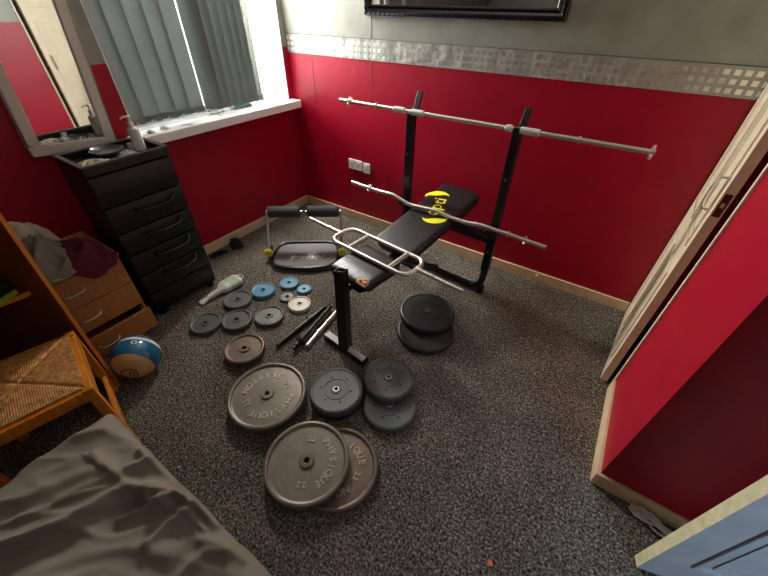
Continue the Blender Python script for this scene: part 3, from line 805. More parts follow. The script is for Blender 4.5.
# ------------------------------------------------------------------ hammer-grip bar across the seat
zb = .468
A2 = Vector((-1.648, 1.544, zb)); B2 = Vector((-.422, 1.409, zb)); a2 = (B2-A2).normalized(); n2 = Vector((-a2.y, a2.x, 0))
C2 = Vector((-1.030, 1.494, zb)) 
hb = thing('tricep_bar', tuple(C2), 'chrome hammer-grip bar with a rectangular frame lying across the bench seat', 'barbell')
hl, hw, rc = .308, .098, .065
loop = []
for cx, cy, a0 in ((hl-rc, hw-rc, 0), (-(hl-rc), hw-rc, 90), (-(hl-rc), -(hw-rc), 180), (hl-rc, -(hw-rc), 270)):
    for k in range(7):
        an = R_(a0+15*k); loop.append(C2+a2*(cx+rc*math.cos(an))+n2*(cy+rc*math.sin(an)))
MB().tube(loop, .0135, 12, closed=True).build('frame', CHROME, hb)
for s in (-.145, .175): MB().tube([C2+a2*s-n2*hw, C2+a2*s+n2*hw], .0145, 12).build('grip', STEEL, hb)
for sg, E in ((-1, A2), (1, B2)):
    st = C2+a2*sg*hl
    e_ = C2+a2*sg*((E-C2).length)
    MB().tube([st, e_], .0125, 12).build('sleeve', CHROME, hb)
    MB().tube([st+a2*sg*.095, st+a2*sg*.108], .0175, 16).build('inner_collar', CHROME, hb)
    MB().tube([st-a2*sg*.005, st+a2*sg*.03], .016, 12).build('weld_boss', CHROME, hb)

# ------------------------------------------------------------------ folded ab trainer by left wall
ang_ = R_(36.5); U = Vector((math.cos(ang_), math.sin(ang_), 0)); V = Vector((-math.sin(ang_), math.cos(ang_), 0))
O = Vector((-1.85, 1.665, 0))
ab = thing('ab_trainer', tuple(O), 'grey sit-up trainer with foam rollers and yellow knobs on the floor near the corner', 'exercise machine')
def AP(u, v, z): return O+U*u+V*v+Vector((0, 0, z))
mb = MB(); NX, NY = 20, 12
def board(u, v):
    x = (u-.5)*2; y = v*2-1
    hwid = .262-.03*max(0, y)**2
    X = x*hwid; Y = y*.165
    if y < 0: Y -= .045*(1-x*x)*(-y)
    ex = max(0, abs(x)-.8)/.2; ey = max(0, abs(y)-.7)/.3
    if ex > 0 and ey > 0:
        k = math.hypot(ex, ey); f = max(ex, ey)/k
        X = math.copysign((.8+.2*ex*f)*hwid, x); Y2 = math.copysign((.7+.3*ey*f)*.165, y); Y = Y2 - (.045*(1-x*x)*(-y) if y < 0 else 0)
    z = .045 - .012*(1-((y-.1)/1.0)**2)
    return AP(X, Y, z)
mb.grid(NX, NY, board); o = mb.build('board', mat('silver_grey_plastic', rgb(128, 127, 125), .33, .3), ab); s_ = o.modifiers.new('thickness', 'SOLIDIFY'); s_.thickness = .03; s_.offset = 1 if o.data.polygons[0].normal.z < 0 else -1
# raised rim around the back and sides
rimp = [board(0, .25), board(0, .6), board(0.01, .88), board(.08, .98), board(.3, 1), board(.5, 1), board(.7, 1), board(.92, .98), board(.99, .88), board(1, .6), board(1, .25)]
MB().tube([p+Vector((0, 0, .006)) for p in arc_corner(rimp, .04, 3)], .012, 10).build('rim', DARKPL, o)
fr_ = [board(0, .25), board(0.02, .1), board(.1, .02), board(.3, 0), board(.5, 0), board(.7, 0), board(.9, .02), board(.98, .1), board(1, .25)]
MB().tube([p+Vector((0, 0, -.012)) for p in arc_corner(fr_, .04, 3)], .017, 10).build('front_lip', DARKPL, o)
tm = Matrix((U, V, Vector((0, 0, 1)))).transposed().to_4x4(); tm.translation = AP(0.01, -.05, .0375)
tag(text_mb('trainer', .10, tm, .0008, shear=.35).build('printed_word', SILVP, o), 'pale slanted lettering')
for sg in (-1, 1):
    k = AP(sg*.295, 0, .075)
    mb = MB().tube([AP(sg*.262, 0, .03), AP(sg*.30, 0, .045), k], .016, 10); mb.tube([AP(sg*.29, -.03, .02), AP(sg*.29, .04, .09)], .018, 10); mb.build('pivot_bracket', DARKPL, ab)
    mb = MB().tube([k-V*.02, k-V*.055], .028, 8); 
    for q in range(8):
        an = q*PI/4; mb.tube([k-V*.02+(U*math.cos(an)+Vector((0, 0, 1))*math.sin(an))*.026, k-V*.052+(U*math.cos(an)+Vector((0, 0, 1))*math.sin(an))*.026], .008, 6)
    mb.build('knob', YELK, ab)
    top = AP(sg*.295, .135, .35)
    arm = MB().tube(arc_corner([k+Vector((0, 0, .01)), k+(top-k)*.55, top+Vector((0, 0, 0)), top-U*sg*.05], .03, 4), .0115, 10).build('arm', STEEL, ab)
    arm2 = MB().tube([top, top-U*sg*.285], .009, 8).build('roller_axle', STEEL, ab)
    r0 = top-U*sg*.015; r1 = top-U*sg*.265
    MB().tube([r0, r0-U*sg*.006, r1+U*sg*.006, r1], .034, 20, rs=[.036, .045, .045, .036]).build('foam_roller', FOAMB, ab)

# ------------------------------------------------------------------ black drawer tower
CX0, CX1, CY0, CY1, CH = -2.475, -2.155, .585, 1.025, 1.0
cab = thing('drawer_tower', ((CX0+CX1)/2, (CY0+CY1)/2, 0), 'tall black plastic drawer tower standing under the white framed mirror', 'drawers')
mb = MB(); t = .012
mb.box((CX0, CY0, .03), (CX1-.02, CY0+t, CH)); mb.box((CX0, CY1-t, .03), (CX1-.02, CY1, CH)); mb.box((CX0, CY0+t, .03), (CX0+t, CY1-t, CH))
mb.box((CX0+t, CY0+t, .03), (CX1-.02, CY1-t, .045)); mb.box((CX0+t, CY0+t, CH-.045), (CX1-.02, CY1-t, CH-.03)); mb.box((CX1-.02, CY0, CH-.045), (CX1, CY1, CH-.001))
mb.build('body', DARKPL, cab, bevel=.003)
mb = MB()
mb.box((CX0-.004, CY0-.004, CH-.001), (CX1+.004, CY0+.02, CH+.008)); mb.box((CX0-.004, CY1-.02, CH-.001), (CX1+.004, CY1+.004, CH+.008)); mb.box((CX0-.004, CY0+.02, CH-.001), (CX0+.02, CY1-.02, CH+.008)); mb.box((CX1-.02, CY0+.02, CH-.001), (CX1+.004, CY1-.02, CH+.008))
tag(mb.build('top_rim', mat('grey_plastic_rim', rgb(70, 68, 68), .4), cab, bevel=.003), 'greyish raised rim of the tray top')
dz = [(.05, .185), (.195, .33), (.34, .475), (.485, .62), (.63, .775), (.785, .945)]
for k, (z0, z1) in enumerate(dz):
    mb = MB()
    def face(u, v, z0=z0, z1=z1):
        y = CY0+.004+u*(CY1-CY0-.008); z = z0+v*(z1-z0)
        return Vector((CX1-.004+.010*math.sin(PI*v)*(.6+.4*math.sin(PI*u)), y, z))
    mb.grid(14, 8, face); o = mb.build('drawer', DARKPL, cab); s_ = o.modifiers.new('thickness', 'SOLIDIFY'); s_.thickness = .014; s_.offset = 1 if o.data.polygons[0].normal.x < 0 else -1
    if k < 5 and k > 0:
        zc = z0+.105; hx = CX1+.006
        pp = arc_corner([Vector((hx-.004, .72, zc)), Vector((hx+.03, .735, zc-.006)), Vector((hx+.036, .83, zc-.014)), Vector((hx+.032, .925, zc-.010)), Vector((hx-.004, .955, zc+.012))], .02, 4)
        MB().tube(pp, .0085, 10).build('handle', mat('glossy_black', rgb(26, 28, 30), .12) if k == 1 else bpy.data.materials['glossy_black'], o)
for x, y in ((CX1-.03, CY0+.04), (CX1-.03, CY1-.04), (CX0+.03, CY0+.04), (CX0+.03, CY1-.04)):
    MB().lathe([(0, 0), (.02, 0), (.024, .01), (.022, .03), (0, .03)], 16, T(x, y, 0)).build('foot', DARKPL, cab)
TZ = CH-.03
def bottle(name, x, y, z, h, label):
    t = thing(name, (x, y, z), label, 'bottle')
    MB().lathe([(0, 0), (.027, 0), (.030, .004), (.030, h*.62), (.027, h*.70), (.014, h*.76), (.013, h*.8), (0, h*.8)], 24, T(x, y, z)).build('bottle_body', BOTTLE, t)
    pmb = MB().lathe([(0, 0), (.014, 0), (.014, .018), (.005, .02), (.005, .04), (.012, .041), (.012, .05), (0, .05)], 16, T(x, y, z+h*.8))
    pmb.tube([Vector((x, y, z+h*.8+.045)), Vector((x-.004, y-.02, z+h*.8+.048)), Vector((x-.008, y-.038, z+h*.8+.040))], .0055, 8)
    pmb.build('pump', WHITE, t); return t
bottle('pump_bottle', -2.325, .955, TZ, .165, 'white pump bottle standing at the sill side of the drawer tower top')
# contents of the tray
d_ = thing('glass_dish', (-2.37, .80, TZ), 'round smoky glass dish in the tray on top of the black drawer tower', 'dish')
MB().lathe([(0, .002), (.05, .002), (.078, .02), (.086, .034), (.083, .036), (.073, .023), (.048, .008), (0, .008)], 32, T(-2.37, .80, TZ)).build('dish_body', GLASSD, d_)
def crumple(name, cx, cy, cz, sx, sy, sz, m, label, cat, seed, rz=0, th=.003, folds=3., nx=40, ny=40, droop=None, sharp=1.):
    mb = MB(); rnd = random.Random(seed); so = Vector((seed*7.3, seed*3.1, 0))
    Mx = T(cx, cy, cz) @ RZ(rz)
    def fn(u, v):
        x = (u-.5)*2; y = (v-.5)*2
        # irregular outline
        an = math.atan2(y, x); k = 1+.18*noise.noise(Vector((math.cos(an)*1.3, math.sin(an)*1.3, seed)))
        # map square to disc-ish
        X = x*math.sqrt(1-.35*y*y); Y = y*math.sqrt(1-.35*x*x)
        r2 = min(1, X*X+Y*Y)
        n1 = 1-abs(noise.noise(Vector((X*folds, Y*folds*.6, 0))+so))*2.2
        n2_ = noise.noise(Vector((X*folds*2.3, Y*folds*2.3, 4))+so)
        h = sz*(max(0, 1-r2)**.55)*(.45+.55*n1)+sz*.13*n2_*(1-r2*.6)
        h = max(h, .004)
        p = Vector((X*k*sx, Y*k*sy, h))
        w_ = Mx @ p
        if droop: w_ = droop(w_)
        return w_
    mb.grid(nx, ny, fn)
    o = mb.build(name, m, None, smooth=180); 
    # move origin to base
    off = Vector((cx, cy, cz))
    for v in o.data.vertices: v.co -= off
    o.location = off
    s_ = o.modifiers.new('thickness', 'SOLIDIFY'); s_.thickness = th
    return tag(o, label, cat)
crumple('packet', -2.31, .865, TZ, .065, .04, .025, PINKP, 'crinkled pale green packet among the things on the drawer tower', 'packet', 5, .6, .001, 2.5)
crumple('face_cloth', -2.27, .69, TZ, .10, .06, .03, CL_BEIGE, 'beige cloth crumpled in the near corner of the drawer tower tray', 'cloth', 8, .9, .003)
for x, y, lb in ((-2.385, .93, 'small clear jar by the back of the tray beside the mirror'), (-2.20, .80, 'small clear jar at the front edge of the tray')):
    j = thing('cosmetic_jar', (x, y, TZ), lb, 'jar'); MB().lathe([(0, 0), (.014, 0), (.014, .022), (0, .022)], 16, T(x, y, TZ)).build('jar_body', CLEARP, j); MB().lathe([(0, .022), (.015, .022), (.015, .032), (0, .032)], 16, T(x, y, TZ)).build('lid', CHROME, j)

# ------------------------------------------------------------------ sill objects
def on_sill(px, py, dz=0): return at(px, py, SZ+dz)
p = on_sill(243, 107.5)
tt = thing('squeeze_tube', (p.x, p.y, SZ), 'teal tube lying on the sill towards the bright end', 'tube')
dv = (on_sill(255, 104)-on_sill(232, 109)).normalized()
MB().tube([p-dv*.085+Vector((0,0,.013)), p-dv*.07+Vector((0,0,.016)), p+dv*.05+Vector((0,0,.018)), p+dv*.085+Vector((0,0,.006))], .018, 14, rs=[.012, .016, .018, .006]).build('tube_body', TEAL, tt)
MB().tube([p-dv*.11+Vector((0,0,.013)), p-dv*.085+Vector((0,0,.013))], .011, 12).build('cap', WHITE, tt)
cpts = [on_sill(x, y)+Vector((0, 0, .004)) for x, y in ((256, 103.5), (266, 104), (276, 106), (284, 103), (290, 99), (286, 95))]
tag(MB().tube(arc_corner(cpts, .05, 5), .0035, 8).build('cable', mat('grey_cable', rgb(120, 120, 118), .5)), 'thin grey cable trailing from the teal tube along the sill', 'cable')
# spectacles
q = on_sill(217, 114.5)
gl = thing('spectacles', (q.x, q.y, SZ), 'thin framed spectacles folded on the white sill', 'glasses')
a_ = (on_sill(226, 115)-on_sill(207, 115)).normalized(); b_ = Vector((-a_.y, a_.x, 0))
mb = MB()
for s in (-.032, .032):
    mb.tube([q+a_*s+a_*.024*math.cos(k*PI/8)+b_*.002+Vector((0, 0, .02+.017*math.sin(k*PI/8))) for k in range(16)], .0015, 6, closed=True)
mb.tube([q-a_*.008+Vector((0, 0, .024)), q+a_*.008+Vector((0, 0, .024))], .0015, 6); mb.build('rims', BLACKP, gl)
mb = MB()
for s in (-.058, .058): mb.tube([q+a_*s+Vector((0, 0, .025)), q+a_*s*.4-b_*.03*(1 if s > 0 else .5)+Vector((0, 0, .012)), q-a_*s*.8-b_*.045+Vector((0, 0, .003))], .0018, 6)
mb.build('temples', BLACKP, gl)
# keys
q = on_sill(184, 125)
ky = thing('key_ring', (q.x, q.y, SZ), 'small ring with two keys on the sill near the pump bottle', 'keys')
MB().tube([q+Vector((.014*math.cos(k*PI/8), .014*math.sin(k*PI/8), .003)) for k in range(16)], .0014, 6, closed=True).build('ring', STEEL, ky)
for a in (.6, 1.5):
    Mx = T(q.x, q.y, SZ+.0015) @ RZ(a) @ T(.012, 0, 0); mb = MB().lathe([(0, 0), (.010, 0), (.010, .002), (0, .002)], 14, Mx @ T(.01, 0, 0)); mb.box((.018, -.003, 0), (.05, .003, .002), Mx); mb.box((.035, .003, 0), (.048, .006, .002), Mx); mb.build('key', STEEL, ky)
# crumpled tissues
for x, y, s, lb in ((165, 129, .035, 'scrunched white tissue on the sill below the wide blind slats'), (152, 133, .028, 'small scrap of white paper at the left end of the sill')):
    q = on_sill(x, y); crumple('tissue', q.x, q.y, SZ, s, s*.7, .02, mat('tissue_paper', rgb(228, 226, 220), .9), lb, 'tissue', int(x), .4, .001, 3.2, 20, 20)

# ------------------------------------------------------------------ beech chest of drawers
HX0, HX1, HY0, HY1, HH = -2.545, -2.12, .10, .535, .555
ch = thing('chest_of_drawers', ((HX0+HX1)/2, (HY0+HY1)/2, 0), 'low beech chest of drawers piled with clothes beside the black tower', 'chest of drawers')
mb = MB(); mb.box((HX0, HY0, .02), (HX1-.02, HY0+.018, HH-.018)); mb.box((HX0, HY1-.018, .02), (HX1-.02, HY1, HH-.018)); mb.box((HX0, HY0+.018, .02), (HX0+.01, HY1-.018, HH-.018)); mb.box((HX0, HY0+.018, .02), (HX1-.02, HY1-.018, .038)); mb.box((HX0, HY0, 0), (HX1-.04, HY1, .02))
mb.build('carcass', CHESTW, ch)
MB().box((HX0-.005, HY0-.005, HH-.018), (HX1+.004, HY1+.005, HH)).build('top_board', CHESTW, ch, bevel=.003)
for k, (z0, z1, out) in enumerate(((.03, .175, .05), (.195, .355, 0), (.36, .53, 0))):
    x1 = HX1+out
    mb = MB().box((x1-.02, HY0+.004, z0), (x1, HY1-.004, z1)); o = mb.build('drawer', CHESTW, ch, bevel=.002)
    if out: MB().box((HX0+.03, HY0+.03, z0+.01), (x1-.02, HY1-.03, z0+.02)).box((HX0+.03, HY0+.022, z0+.01), (x1-.02, HY0+.03, z1-.02)).box((HX0+.03, HY1-.03, z0+.01), (x1-.02, HY1-.022, z1-.02)).build('drawer_box', CHESTW, o)
    yc = .268; zc = z0+(z1-z0)*.55
    pp = arc_corner([Vector((x1, yc-.055, zc)), Vector((x1+.02, yc-.047, zc-.006)), Vector((x1+.026, yc, zc-.010)), Vector((x1+.02, yc+.047, zc-.006)), Vector((x1, yc+.055, zc))], .02, 4)
    MB().tube(pp, .004, 8).build('handle', CHROME, o)
# clothes
crumple('folded_top', -2.40, .25, HH, .17, .17, .23, CL_BEIGE, 'beige crumpled top at the back of the clothes pile on the chest', 'clothing', 11, .2, .004, 2.2)
crumple('grey_tshirt', -2.25, .245, HH, .17, .14, .20, CL_GREY, 'grey crumpled garment in the middle of the clothes pile', 'clothing', 14, .7, .004, 2.0)
def droopm(w_):
    if w_.x > HX1+.012:
        e = w_.x-(HX1+.012); w_.x = HX1+.012+e*.22+.004; w_.z -= e*.95
    return w_
crumple('maroon_tshirt', -2.215, .385, HH, .19, .115, .12, CL_MAR, 'maroon garment spilling over the front corner of the chest', 'clothing', 23, .5, .004, 2.2, droop=droopm)
crumple('lime_sock', -2.155, .225, HH, .07, .035, .03, CL_GREEN, 'lime green cloth sticking out below the grey garment', 'clothing', 31, .5, .003, 2.5, 24, 24)

# ------------------------------------------------------------------ brown wooden desk unit at the left edge
dv = Vector((-.9, -.43, 0)).normalized(); dn = Vector((.43, -.9, 0)).normalized()
P0 = Vector((-1.83, .163, 0))
DK = Matrix((dv, dn, Vector((-.0, .032, 1)))).transposed().to_4x4(); DK.translation = P0
desk = thing('wooden_desk', tuple(P0), 'tall brown wooden desk unit with a side panel and shelf at the left edge', 'desk')
TH = .018
MB().box((0, 0, 0), (.60, TH, 1.2), DK).build('side_panel', PINED, desk, bevel=.001)
MB().box((-.0012, .0005, 0), (0, TH-.0005, 1.2), DK).build('edge_band', PINE, desk)['label'] = 'bright orange front edge of the side panel'
MB().box((0, .87, 0), (.60, .888, 1.2), DK).build('side_panel', PINED, desk)
MB().box((0, 0, 1.2), (.60, .888, 1.22), DK).build('desk_top', PINED, desk)
spoly = [(.11, TH), (.118, TH+.03), (.16, TH+.09), (.38, TH+.34), (.58, TH+.45), (.58, TH)]
n = len(spoly)
def prism(poly, z0, z1):
    k = len(poly); return MB().add([DK @ Vector((x, y, z0)) for x, y in poly]+[DK @ Vector((x, y, z1)) for x, y in poly], [tuple(range(k)), tuple(range(k, 2*k))]+[(q, (q+1) % k, k+(q+1) % k, k+q) for q in range(k)])
sh = prism(spoly, .640, .662).build('shelf', PINED, desk)
fe = spoly[:4]
prism(fe+[(x-.0015, y+.0005) for x, y in reversed(fe)], .640, .662).build('edge_band', PINE, sh)
MB().box((.585, TH, .12), (.60, .87, 1.2), DK).build('back_panel', PINED, desk)
# trainer shoe on the shelf
so = DK @ Vector((.20, .08, .662))
shoe = thing('running_shoe', tuple(so), 'black and lime running shoe on the desk shelf at the left edge', 'shoe')
SM = DK @ T(.135, .125, .662) @ RZ(-PI/2)
def shoe_mb():
    mb = MB(); n = 14; m_ = 14
    for i in range(n+1):
        t = i/n; Lx = t*.27
        wd = .034+.012*math.sin(PI*t)+.010*max(0, t-.4); ht = .075-.045*max(0, (t-.25)/.75)
        if t > .9: wd *= (1-(t-.9)*5)**.5
        for j in range(m_+1):
            a = PI*j/m_; mb.v.append(SM @ Vector((.045+math.cos(a)*wd, Lx, .02+math.sin(a)**.8*ht if 0 < j < m_ else .02)))
    for i in range(n):
        for j in range(m_): q = i*(m_+1)+j; mb.f.append((q, q+1, q+m_+2, q+m_+1))
    mb.f.append(tuple(range(m_+1))); mb.f.append(tuple(n*(m_+1)+j for j in range(m_+1)))
    return mb
shoe_mb().build('upper', CL_BLACK, shoe, smooth=60)
mb = MB(); vs = []
out = []
for i in range(15):
    t = i/14; wd = .038+.012*math.sin(PI*t)+.010*max(0, t-.4)
    if t > .9: wd *= (1-(t-.9)*5)**.5
    out.append((wd, t*.275-.003))
poly = [(.045+w_, y) for w_, y in out]+[(.045-w_, y) for w_, y in reversed(out)]
n = len(poly); mb.add([SM @ Vector((x, y, 0)) for x, y in poly]+[SM @ Vector((x, y, .024)) for x, y in poly], [tuple(range(n)), tuple(range(n, 2*n))]+[(k, (k+1) % n, n+(k+1) % n, n+k) for k in range(n)])
tag(mb.build('sole', CL_GREEN, shoe), 'lime green sole')

# ------------------------------------------------------------------ rush-seated chair
CA = Vector((-1.405, .05, 0)); cu = Vector((-.974, .226, 0)).normalized(); cv = Vector((-.226, -.974, 0)).normalized()
CM = Matrix((cu, cv, Vector((0, 0, 1)))).transposed().to_4x4(); CM.translation = CA
chair = thing('rush_chair', tuple(CA+cu*.22+cv*.2), 'orange wooden chair with a woven rush seat tucked at the desk', 'chair')
SW, SD, SH = .43, .42, .45
def cb(x0, y0, z0, x1, y1, z1): return MB().box((x0, y0, z0), (x1, y1, z1), CM)
lg = .036
for x, y, h in ((0, 0, SH), (SW-lg, 0, SH), (0, SD-lg, .92), (SW-lg, SD-lg, .92)):
    cb(x, y, 0, x+lg, y+lg, h).build('leg', PINE, chair, bevel=.004)
for q in ((lg, .003, SH-.078, SW-lg, .028, SH-.004), (lg, SD-.028, SH-.06, SW-lg, SD-.003, SH-.004), (.003, lg, SH-.06, .028, SD-lg, SH-.004), (SW-.028, lg, SH-.06, SW-.003, SD-lg, SH-.004)):
    cb(*q).build('seat_rail', PINE, chair, bevel=.003)
cb(lg, .006, .10, SW-lg, .026, .145).build('stretcher', PINE, chair, bevel=.004)
cb(.006, lg, .15, .026, SD-lg, .185).build('stretcher', PINE, chair, bevel=.004)
cb(SW-.026, lg, .15, SW-.006, SD-lg, .185).build('stretcher', PINE, chair, bevel=.004)
for z in (.62, .78): cb(lg, SD-.028, z, SW-lg, SD-.010, z+.06).build('back_slat', PINE, chair, bevel=.004)
# woven seat: four triangular fields of cords meeting at the centre
def seat_h(x, y):
    X = (x-SW/2)/(SW/2); Y = (y-SD/2)/(SD/2)
    m_ = max(abs(X), abs(Y)); band = abs(X) > abs(Y)
    cord = (y if band else x)
    ph = (cord*2*PI/.0078)
    dg = abs(abs(X)-abs(Y))
    return SH+.002+.010*(1-m_**3)-.007*math.exp(-(dg/.05)**2)+.0011*math.cos(ph)
mb = MB(); N = 220
i0, i1 = .024, SW-.024
mb.grid(N, N, lambda u, v: CM @ Vector((i0+u*(SW-2*.024), .022+v*(SD-2*.022), seat_h(i0+u*(SW-.048), .022+v*(SD-.044)))))
o = mb.build('rush_seat', RUSH, chair, smooth=70); s_ = o.modifiers.new('thickness', 'SOLIDIFY'); s_.thickness = .02; s_.offset = -1 if o.data.polygons[0].normal.z > 0 else 1

# ------------------------------------------------------------------ bed with grey sheet
BX0, BX1, BYF, BYN, BZ = -1.215, -.26, .035, -1.93, .5
bed = thing('bed', ((BX0+BX1)/2, (BYF+BYN)/2, 0), 'bed covered with a rumpled grey sheet in the lower left corner', 'bed')
MB().box((BX0+.05, BYN+.03, .10), (BX1-.05, BYF-.07, .30)).build('bed_base', CL_BLACK, bed, bevel=.01)
for x in (BX0+.1, BX1-.1):
    for y in (BYN+.1, BYF-.15): MB().lathe([(0, 0), (.022, 0), (.026, .1), (0, .1)], 12, T(x, y, 0)).build('bed_leg', BLACKP, bed)
MB().box((BX0+.03, BYN+.02, .30), (BX1-.03, BYF-.05, .465)).build('mattress', CL_BEIGE, bed, bevel=.03, seg=4)
ridges = []
def rd(pts, amp, wd): ridges.append(([at(x, y, BZ).xy for x, y in pts], amp, wd))
rd(((-20, 552), (30, 540), (75, 522), (100, 505), (118, 494), (140, 490), (165, 498)), .030, .022)
rd(((95, 455), (112, 470), (130, 487), (150, 497)), .014, .012)
rd(((-10, 512), (40, 492), (80, 478), (110, 470)), .014, .03)
rd(((20, 470), (70, 440), (105, 432), (135, 440)), .012, .02)
rd(((120, 520), (150, 508), (180, 498), (200, 508), (216, 524)), .020, .012)
rd(((150, 486), (172, 492), (196, 502), (212, 516)), .016, .010)
rd(((150, 545), (170, 525), (190, 512), (200, 505)), .018, .012)
rd(((40, 576), (90, 556), (130, 548), (170, 556)), .018, .03)
rd(((130, 470), (150, 462), (160, 455), (158, 446)), .018, .012)
rd(((180, 575), (205, 552), (228, 552)), .014, .016)
rd(((140, 452), (152, 462), (162, 470), (178, 482)), .014, .012)
rd(((146, 449), (156, 450), (160, 458)), .030, .020)
rd(((150, 492), (170, 494), (190, 500)), .010, .005)
rd(((168, 500), (184, 496), (196, 490)), .010, .005)
rd(((85, 455), (97, 463), (108, 472)), .006, .004)
rd(((140, 500), (165, 505), (190, 515), (205, 530)), .009, .006)
rd(((20, 520), (70, 500), (110, 488)), .008, .008)
rd(((60, 500), (95, 486), (118, 476)), .010, .014)
rd(((200, 540), (225, 545), (245, 560)), .012, .014)
rd(((-20, 600), (40, 585), (100, 590), (160, 600)), .02, .03)
def seg_d(p, a, b_):
    d = b_-a; t = max(0, min(1, (p-a).dot(d)/d.dot(d))); return (p-(a+d*t)).length
def sheet_h(x, y):
    p = Vector((x, y)); h = 0
    for pts, amp, wd in ridges:
        dm = min(seg_d(p, pts[i], pts[i+1]) for i in range(len(pts)-1))
        if dm < wd*3: h += 1.15*amp*math.exp(-(dm/wd)**1.6)
    h += .014*noise.noise(Vector((x*4, y*4, 1)))+.008*noise.noise(Vector((x*11+y*4, y*9, 2)))
    h += .016*max(0, .5-abs(noise.noise(Vector((x*3.2+y*2.6, (y-x*.9)*9, 5)))*2.2))
    return h
mb = MB(); NX, NY = 250, 290
def sheet(u, v):
    # arc-length parametrisation with drape at three sides
    sx = (u-.5)*(BX1-BX0+.56); sy = v*(BYF+.28-(-1.35))-.0
    hx = (BX1-BX0)/2; x = sx; z = BZ; y = -1.35+sy; rr = .05
    def edge(e):  # distance beyond the edge start -> (out, down)
        if e <= 0: return e, 0
        q = rr*PI/2
        if e < q: a = e/rr; return rr*math.sin(a), rr*(1-math.cos(a))
        return rr, rr+(e-q)
    sgn = 1 if x > 0 else -1
    ox, dx = edge(abs(x)-(hx-rr)); oy, dy = edge(y-(BYF-rr))
    X = (BX0+BX1)/2+sgn*(hx-rr+ox); Y = BYF-rr+oy
    dn_ = max(dx, dy)
    wave = noise.noise(Vector((X*5, Y*5, 7)))
    if dx > rr: X += sgn*(.010*math.sin(y*26+wave*3)*min(1, dx*6)-.10*(dx-rr))
    if dy > rr: Y += (.012*math.sin(x*24+wave*4)*min(1, dy*6)-.10*(dy-rr))
    h = sheet_h(X, Y)*(1 if dn_ < .03 else max(0, 1-(dn_-.03)*8))
    return Vector((X, Y, BZ-dn_+h))
mb.grid(NX, NY, sheet)
o = mb.build('grey_sheet', SHEET, bed, smooth=180, clean=False)
s_ = o.modifiers.new('thickness', 'SOLIDIFY'); s_.thickness = .006; s_.offset = -1 if o.data.polygons[len(o.data.polygons)//3].normal.z > 0 else 1

# ------------------------------------------------------------------ ball
br = .118; bc = at(136.5, 356.5, br)
ball = thing('ball', (bc.x, bc.y, 0), 'blue and cream striped ball with a number in a circle beside the chest of drawers', 'ball')
# axis of stripe: plane pole direction
cdir = (CP-bc).normalized()
cr = RT2; cuv = -DN2
num = (cdir*.66 - cuv*.60 - cr*.24).normalized()         # number circle centre
pole = (cuv*.80+cdir*.52+cr*.30).normalized()             # upper cap direction of blue field
pole = (pole - num*0).normalized()
mb_b, mb_c, mb_w = MB(), MB(), MB()
# sphere split into cells by analytic regions
NU, NV = 96, 64
w1 = num.cross(pole).normalized(); north = (num).normalized()
e1_ = north.orthogonal().normalized(); e2_ = north.cross(e1_)
def sp(i, j, r=br):
    th = PI*j/NV; ph = 2*PI*i/NU
    return bc+(north*math.cos(th)+(e1_*math.cos(ph)+e2_*math.sin(ph))*math.sin(th))*r
for j in range(NV):
    th = math.degrees(PI*(j+.5)/NV)
    if th < 58: tgt = mb_c
    elif th < 104: tgt = mb_b
    elif th < 114: tgt = mb_w
    elif th < 128: tgt = mb_b
    else: tgt = mb_c
    for i in range(NU):
        tgt.add([sp(i, j), sp(i+1, j), sp(i+1, j+1), sp(i, j+1)], [(0, 1, 2, 3)])
tag(mb_b.build('blue_band', BALLB, ball, smooth=60), 'blue band'); tag(mb_c.build('cream_field', BALLC, ball, smooth=60), 'cream caps'); tag(mb_w.build('white_stripe', BALLW, ball, smooth=60), 'white stripe')
def on_sphere(cd, up_hint, pts2, r):
    u = (up_hint-cd*up_hint.dot(cd)).normalized(); w_ = u.cross(cd)
    return [bc+(cd+w_*(x/br)+u*(y/br)).normalized()*r for x, y in pts2]
mb = MB(); n = 40
ring = []
for k in range(n):
    a = 2*PI*k/n; ring += on_sphere(num, cuv, [(math.cos(a)*.043, math.sin(a)*.043), (math.cos(a)*.036, math.sin(a)*.036)], br+.0007)
mb.add(ring, [(2*k, 2*((k+1) % n), 2*((k+1) % n)+1, 2*k+1) for k in range(n)])
tmp = text_mb('10', .06, Matrix.Identity(4), .0)
pv = on_sphere(num, cuv, [(v.x, v.y) for v in tmp.v], br+.0008)
mb.add(pv, tmp.f)
tag(mb.build('number_print', BALLK, ball), 'black number in a ring')
vd = (cdir*.72+cuv*.66-cr*.12).normalized()
vm = Vector((0, 0, 1)).rotation_difference(vd).to_matrix().to_4x4(); vm.translation = bc+vd*(br-.0015)
tag(MB().lathe([(0, .0005), (.006, .0005), (.008, .003), (.012, .0035), (.015, .0015)], 20, vm).build('valve', BALLW, ball), 'ring of the air valve')
vm2 = vm.copy(); vm2.translation = bc+vd*(br+.0001)
MB().lathe([(0, 0), (.0065, 0), (.0065, .0012), (0, .0012)], 16, vm2).build('valve_hole', HOLE, ball)

